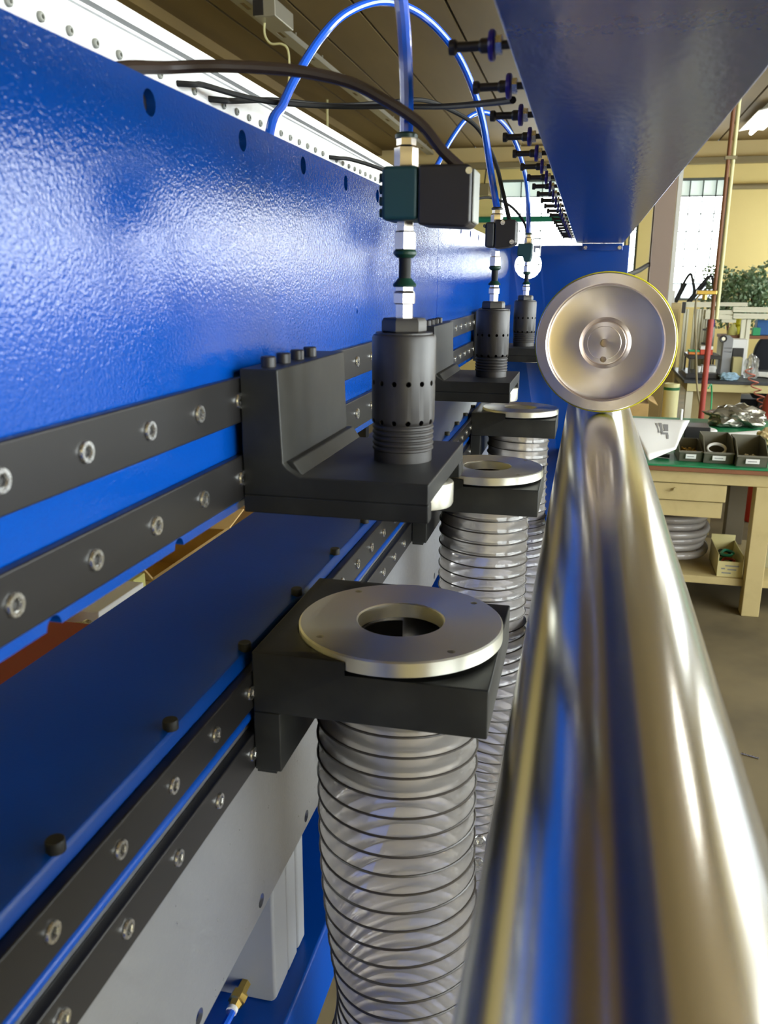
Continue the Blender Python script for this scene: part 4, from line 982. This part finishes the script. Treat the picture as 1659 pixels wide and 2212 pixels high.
tag(B().tube(pts, .006, 6).obj('coiled_air_hose', 'pink'), 'pinkish red spiral air hose hanging off the far workbench', 'hose')
ep_ = at_y(1655, 880, 7.9)
o = thing('red_cylinder', 'red cylinder standing by the pink spiral hose', 'cylinder', (ep_.x+.03, 7.9, 0))
ztc = at_y(1655, 852, 7.9).z
B().lathe([(0, 0), (.06, 0), (.065, .01), (.065, ztc-.05), (.04, ztc), (0, ztc)], c=(ep_.x+.035, 7.9, 0), n=24).obj('cylinder_body', 'redpole', o)
# office chair on the far side
ch = at_y(1660, 765, 9.75)
o = thing('office_chair', 'dark navy office chair behind the far workbench', 'chair', (ch.x, 9.85, 0))
zt4 = at_y(1655, 724, 9.75).z
b = B()
prof = [(math.cos(t), math.sin(t)) for t in [math.pi*i/16 for i in range(17)]]
wv = ch.x-at_y(1628, 770, 9.75).x
b.prism([(ch.x+wv*px2, (zt4-.22)+.22*pz2) for px2, pz2 in prof]+[(ch.x-wv, .60), (ch.x-wv*.7, .52), (ch.x+wv*.7, .52), (ch.x+wv, .60)], 'y', 9.75, 9.84).obj('backrest', 'navy', o, bevel=.02)
B().box(ch.x-.24, ch.x+.24, 9.86, 10.34, .42, .50).obj('seat', 'navy', o, bevel=.03)
B().box(ch.x-.03, ch.x+.03, 9.82, 9.90, .36, .60).obj('back_bar', 'blackplastic', o, bevel=.005)
B().cyl((ch.x, 10.1, .10), (ch.x, 10.1, .42), .028, n=16).obj('gas_column', 'blackplastic', o)
for k in range(5):
    t = 2*math.pi*k/5+.3; e_ = Vector((ch.x+.28*math.cos(t), 10.1+.28*math.sin(t), .065))
    B().tube([Vector((ch.x, 10.1, .11)), e_], [.022, .014], 8).obj('leg', 'blackplastic', o)
    B().cyl(e_+Vector((0, -.012, -.038)), e_+Vector((0, .012, -.038)), .026, n=14).obj('caster', 'blackplastic', o)
# leafy plant by the window
pl = at_y(1598, 630, 11.0)
o = thing('potted_plant', 'bushy green potted plant before the bright end window', 'plant', (pl.x, 11.0, 0))
B().lathe([(0, 0), (.16, 0), (.21, .36), (.23, .36), (.23, .40), (.20, .40), (.19, .36), (0, .36)], c=(pl.x, 11.0, 0), n=28).obj('pot', 'clay', o)
for k in range(3): B().tube(spline([Vector((pl.x+.04*k-.04, 11.0, .36)), Vector((pl.x+.06*(k-1), 11.02, 1.0)), Vector((pl.x+.16*(k-1), 11.0, pl.z))], 5), .016, 7).obj('stem', 'brown_edge', o)
rnd = random.Random(11); b = B()
for k in range(4200):
    while True:
        d = Vector((rnd.uniform(-1, 1), rnd.uniform(-1, 1), rnd.uniform(-1, 1)))
        if d.length < 1: break
    lump = .85+.25*math.sin(5*d.x+2)*math.cos(4*d.z)
    c = Vector((pl.x+.05+d.x*.60*lump, 11.0+d.y*.42, pl.z-.06+d.z*.46*lump))
    l_ = Vector((rnd.uniform(-1, 1), rnd.uniform(-1, 1), rnd.uniform(-1.2, .5))).normalized()*rnd.uniform(.035, .06)
    s_ = l_.cross(Vector((rnd.uniform(-1, 1), rnd.uniform(-1, 1), rnd.uniform(-1, 1)))).normalized()*.018
    b.add([c, c+l_*.5+s_, c+l_, c+l_*.5-s_], [(0, 1, 2, 3)])
lf = b.obj('foliage', 'leaf', o); lf['kind'] = 'stuff'

# ------------------------------------------------------------------ storage behind the machine, seen through the gap
o = thing('storage_table', 'plain table with stored cartons behind the blue machine', 'table', (-1.7, 2.6, 0))
B().box(-2.4, -.85, .6, 4.6, .60, .64).obj('table_top', 'cream_dark', o, bevel=.004)
for x in (-2.35, -.93):
    for y in (.65, 4.5): B().box(x, x+.06, y, y+.06, 0, .60).obj('leg', 'cream_dark', o)
o = thing('red_crate', 'red plastic crate behind the gap under the blue panel', 'crate', (-1.35, 1.35, .64))
b = B(); b.box(-1.65, -1.10, 1.05, 1.07, .641, .90); b.box(-1.65, -1.10, 1.66, 1.68, .641, .90); b.box(-1.65, -1.63, 1.07, 1.66, .641, .90); b.box(-1.12, -1.10, 1.07, 1.66, .641, .90); b.box(-1.65, -1.10, 1.05, 1.68, .641, .655)
b.obj('crate_shell', 'red', o, bevel=.003)
for k in range(4): B().box(-1.10, -1.09, 1.10+.15*k, 1.12+.15*k, .66, .89).obj('rib', 'red', o)
B().box(-1.66, -1.085, 1.04, 1.69, .885, .905).obj('rim', 'red', o, bevel=.003)
cl = P(130, 1375, X=-1.2)
o = thing('metal_clamp', 'small shiny metal clamp beside the red crate', 'clamp', (cl.x, cl.y, .64))
B().cyl((-1.2, 1.77, .641), (-1.2, 1.77, .86), .025, n=16).obj('clamp_post', 'screw', o)
B().cyl((-1.2, 1.74, .84), (-1.2, 1.81, .84), .02, n=14).obj('clamp_jaw', 'screw', o)
tag(B().box(-1.6, -1.2, 1.86, 2.10, .641, .86).obj('white_carton', 'paper', bevel=.004), 'white carton standing between red crate and cardboard box', 'carton')
tag(B().box(-1.65, -1.25, 2.13, 2.20, .641, .85).obj('yellow_folder', 'lime', bevel=.003), 'thin yellow folder next to the white carton', 'folder')
o = thing('cardboard_box', 'open cardboard box with flaps behind the machine', 'box', (-1.5, 2.6, .64))
b = B(); b.box(-1.75, -1.25, 2.26, 2.268, .641, .80); b.box(-1.75, -1.25, 2.85, 2.858, .641, .80); b.box(-1.75, -1.742, 2.268, 2.85, .641, .80); b.box(-1.258, -1.25, 2.268, 2.85, .641, .80); b.box(-1.75, -1.25, 2.26, 2.858, .641, .648)
b.obj('carton', 'card', o)
B().obox((-1.20, 2.55, .80), (.06, 0, -.010), (0, .29, 0), (.001, 0, .003)).obj('flap', 'card', o)
B().obox((-1.5, 2.24, .83), (.24, 0, 0), (0, .03, -.03), (0, .002, .002)).obj('flap', 'card', o)
B().obox((-1.5, 2.92, .82), (.24, 0, 0), (0, .08, .02), (0, -.001, .003)).obj('flap', 'card', o)
o = thing('cardboard_box', 'closed cardboard box with a white label behind the machine', 'box', (-1.5, 3.3, .64))
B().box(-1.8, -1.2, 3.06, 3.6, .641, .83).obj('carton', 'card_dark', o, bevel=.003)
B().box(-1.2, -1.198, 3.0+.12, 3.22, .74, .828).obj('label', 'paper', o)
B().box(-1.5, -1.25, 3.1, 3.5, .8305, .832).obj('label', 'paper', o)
tag(B().box(-1.9, -1.2, 3.7, 4.3, .641, .95).obj('beige_carton', 'cream', bevel=.004), 'beige carton at the far end of the storage table', 'carton')
# drawing printed on the draped sheet
def on_sheet(s_, t, lift=.0022):
    a, b_, c, d = [Vector(p_) for p_ in pc]
    p_ = a.lerp(b_, s_).lerp(d.lerp(c, s_), t); p_.z += .03*math.sin(math.pi*t)*(0.6+.4*math.cos(3*s_))+lift; return p_
for s0, s1, t0, t1 in ((.50, .53, .20, .52), (.55, .60, .18, .52), (.62, .70, .22, .46), (.56, .70, .50, .56), (.66, .71, .56, .68)):
    q4 = [on_sheet(s0, t0), on_sheet(s1, t0), on_sheet(s1, t1), on_sheet(s0, t1)]
    B().add(q4, [(0, 1, 2, 3)]).obj('printed_figure', 'print', pap)
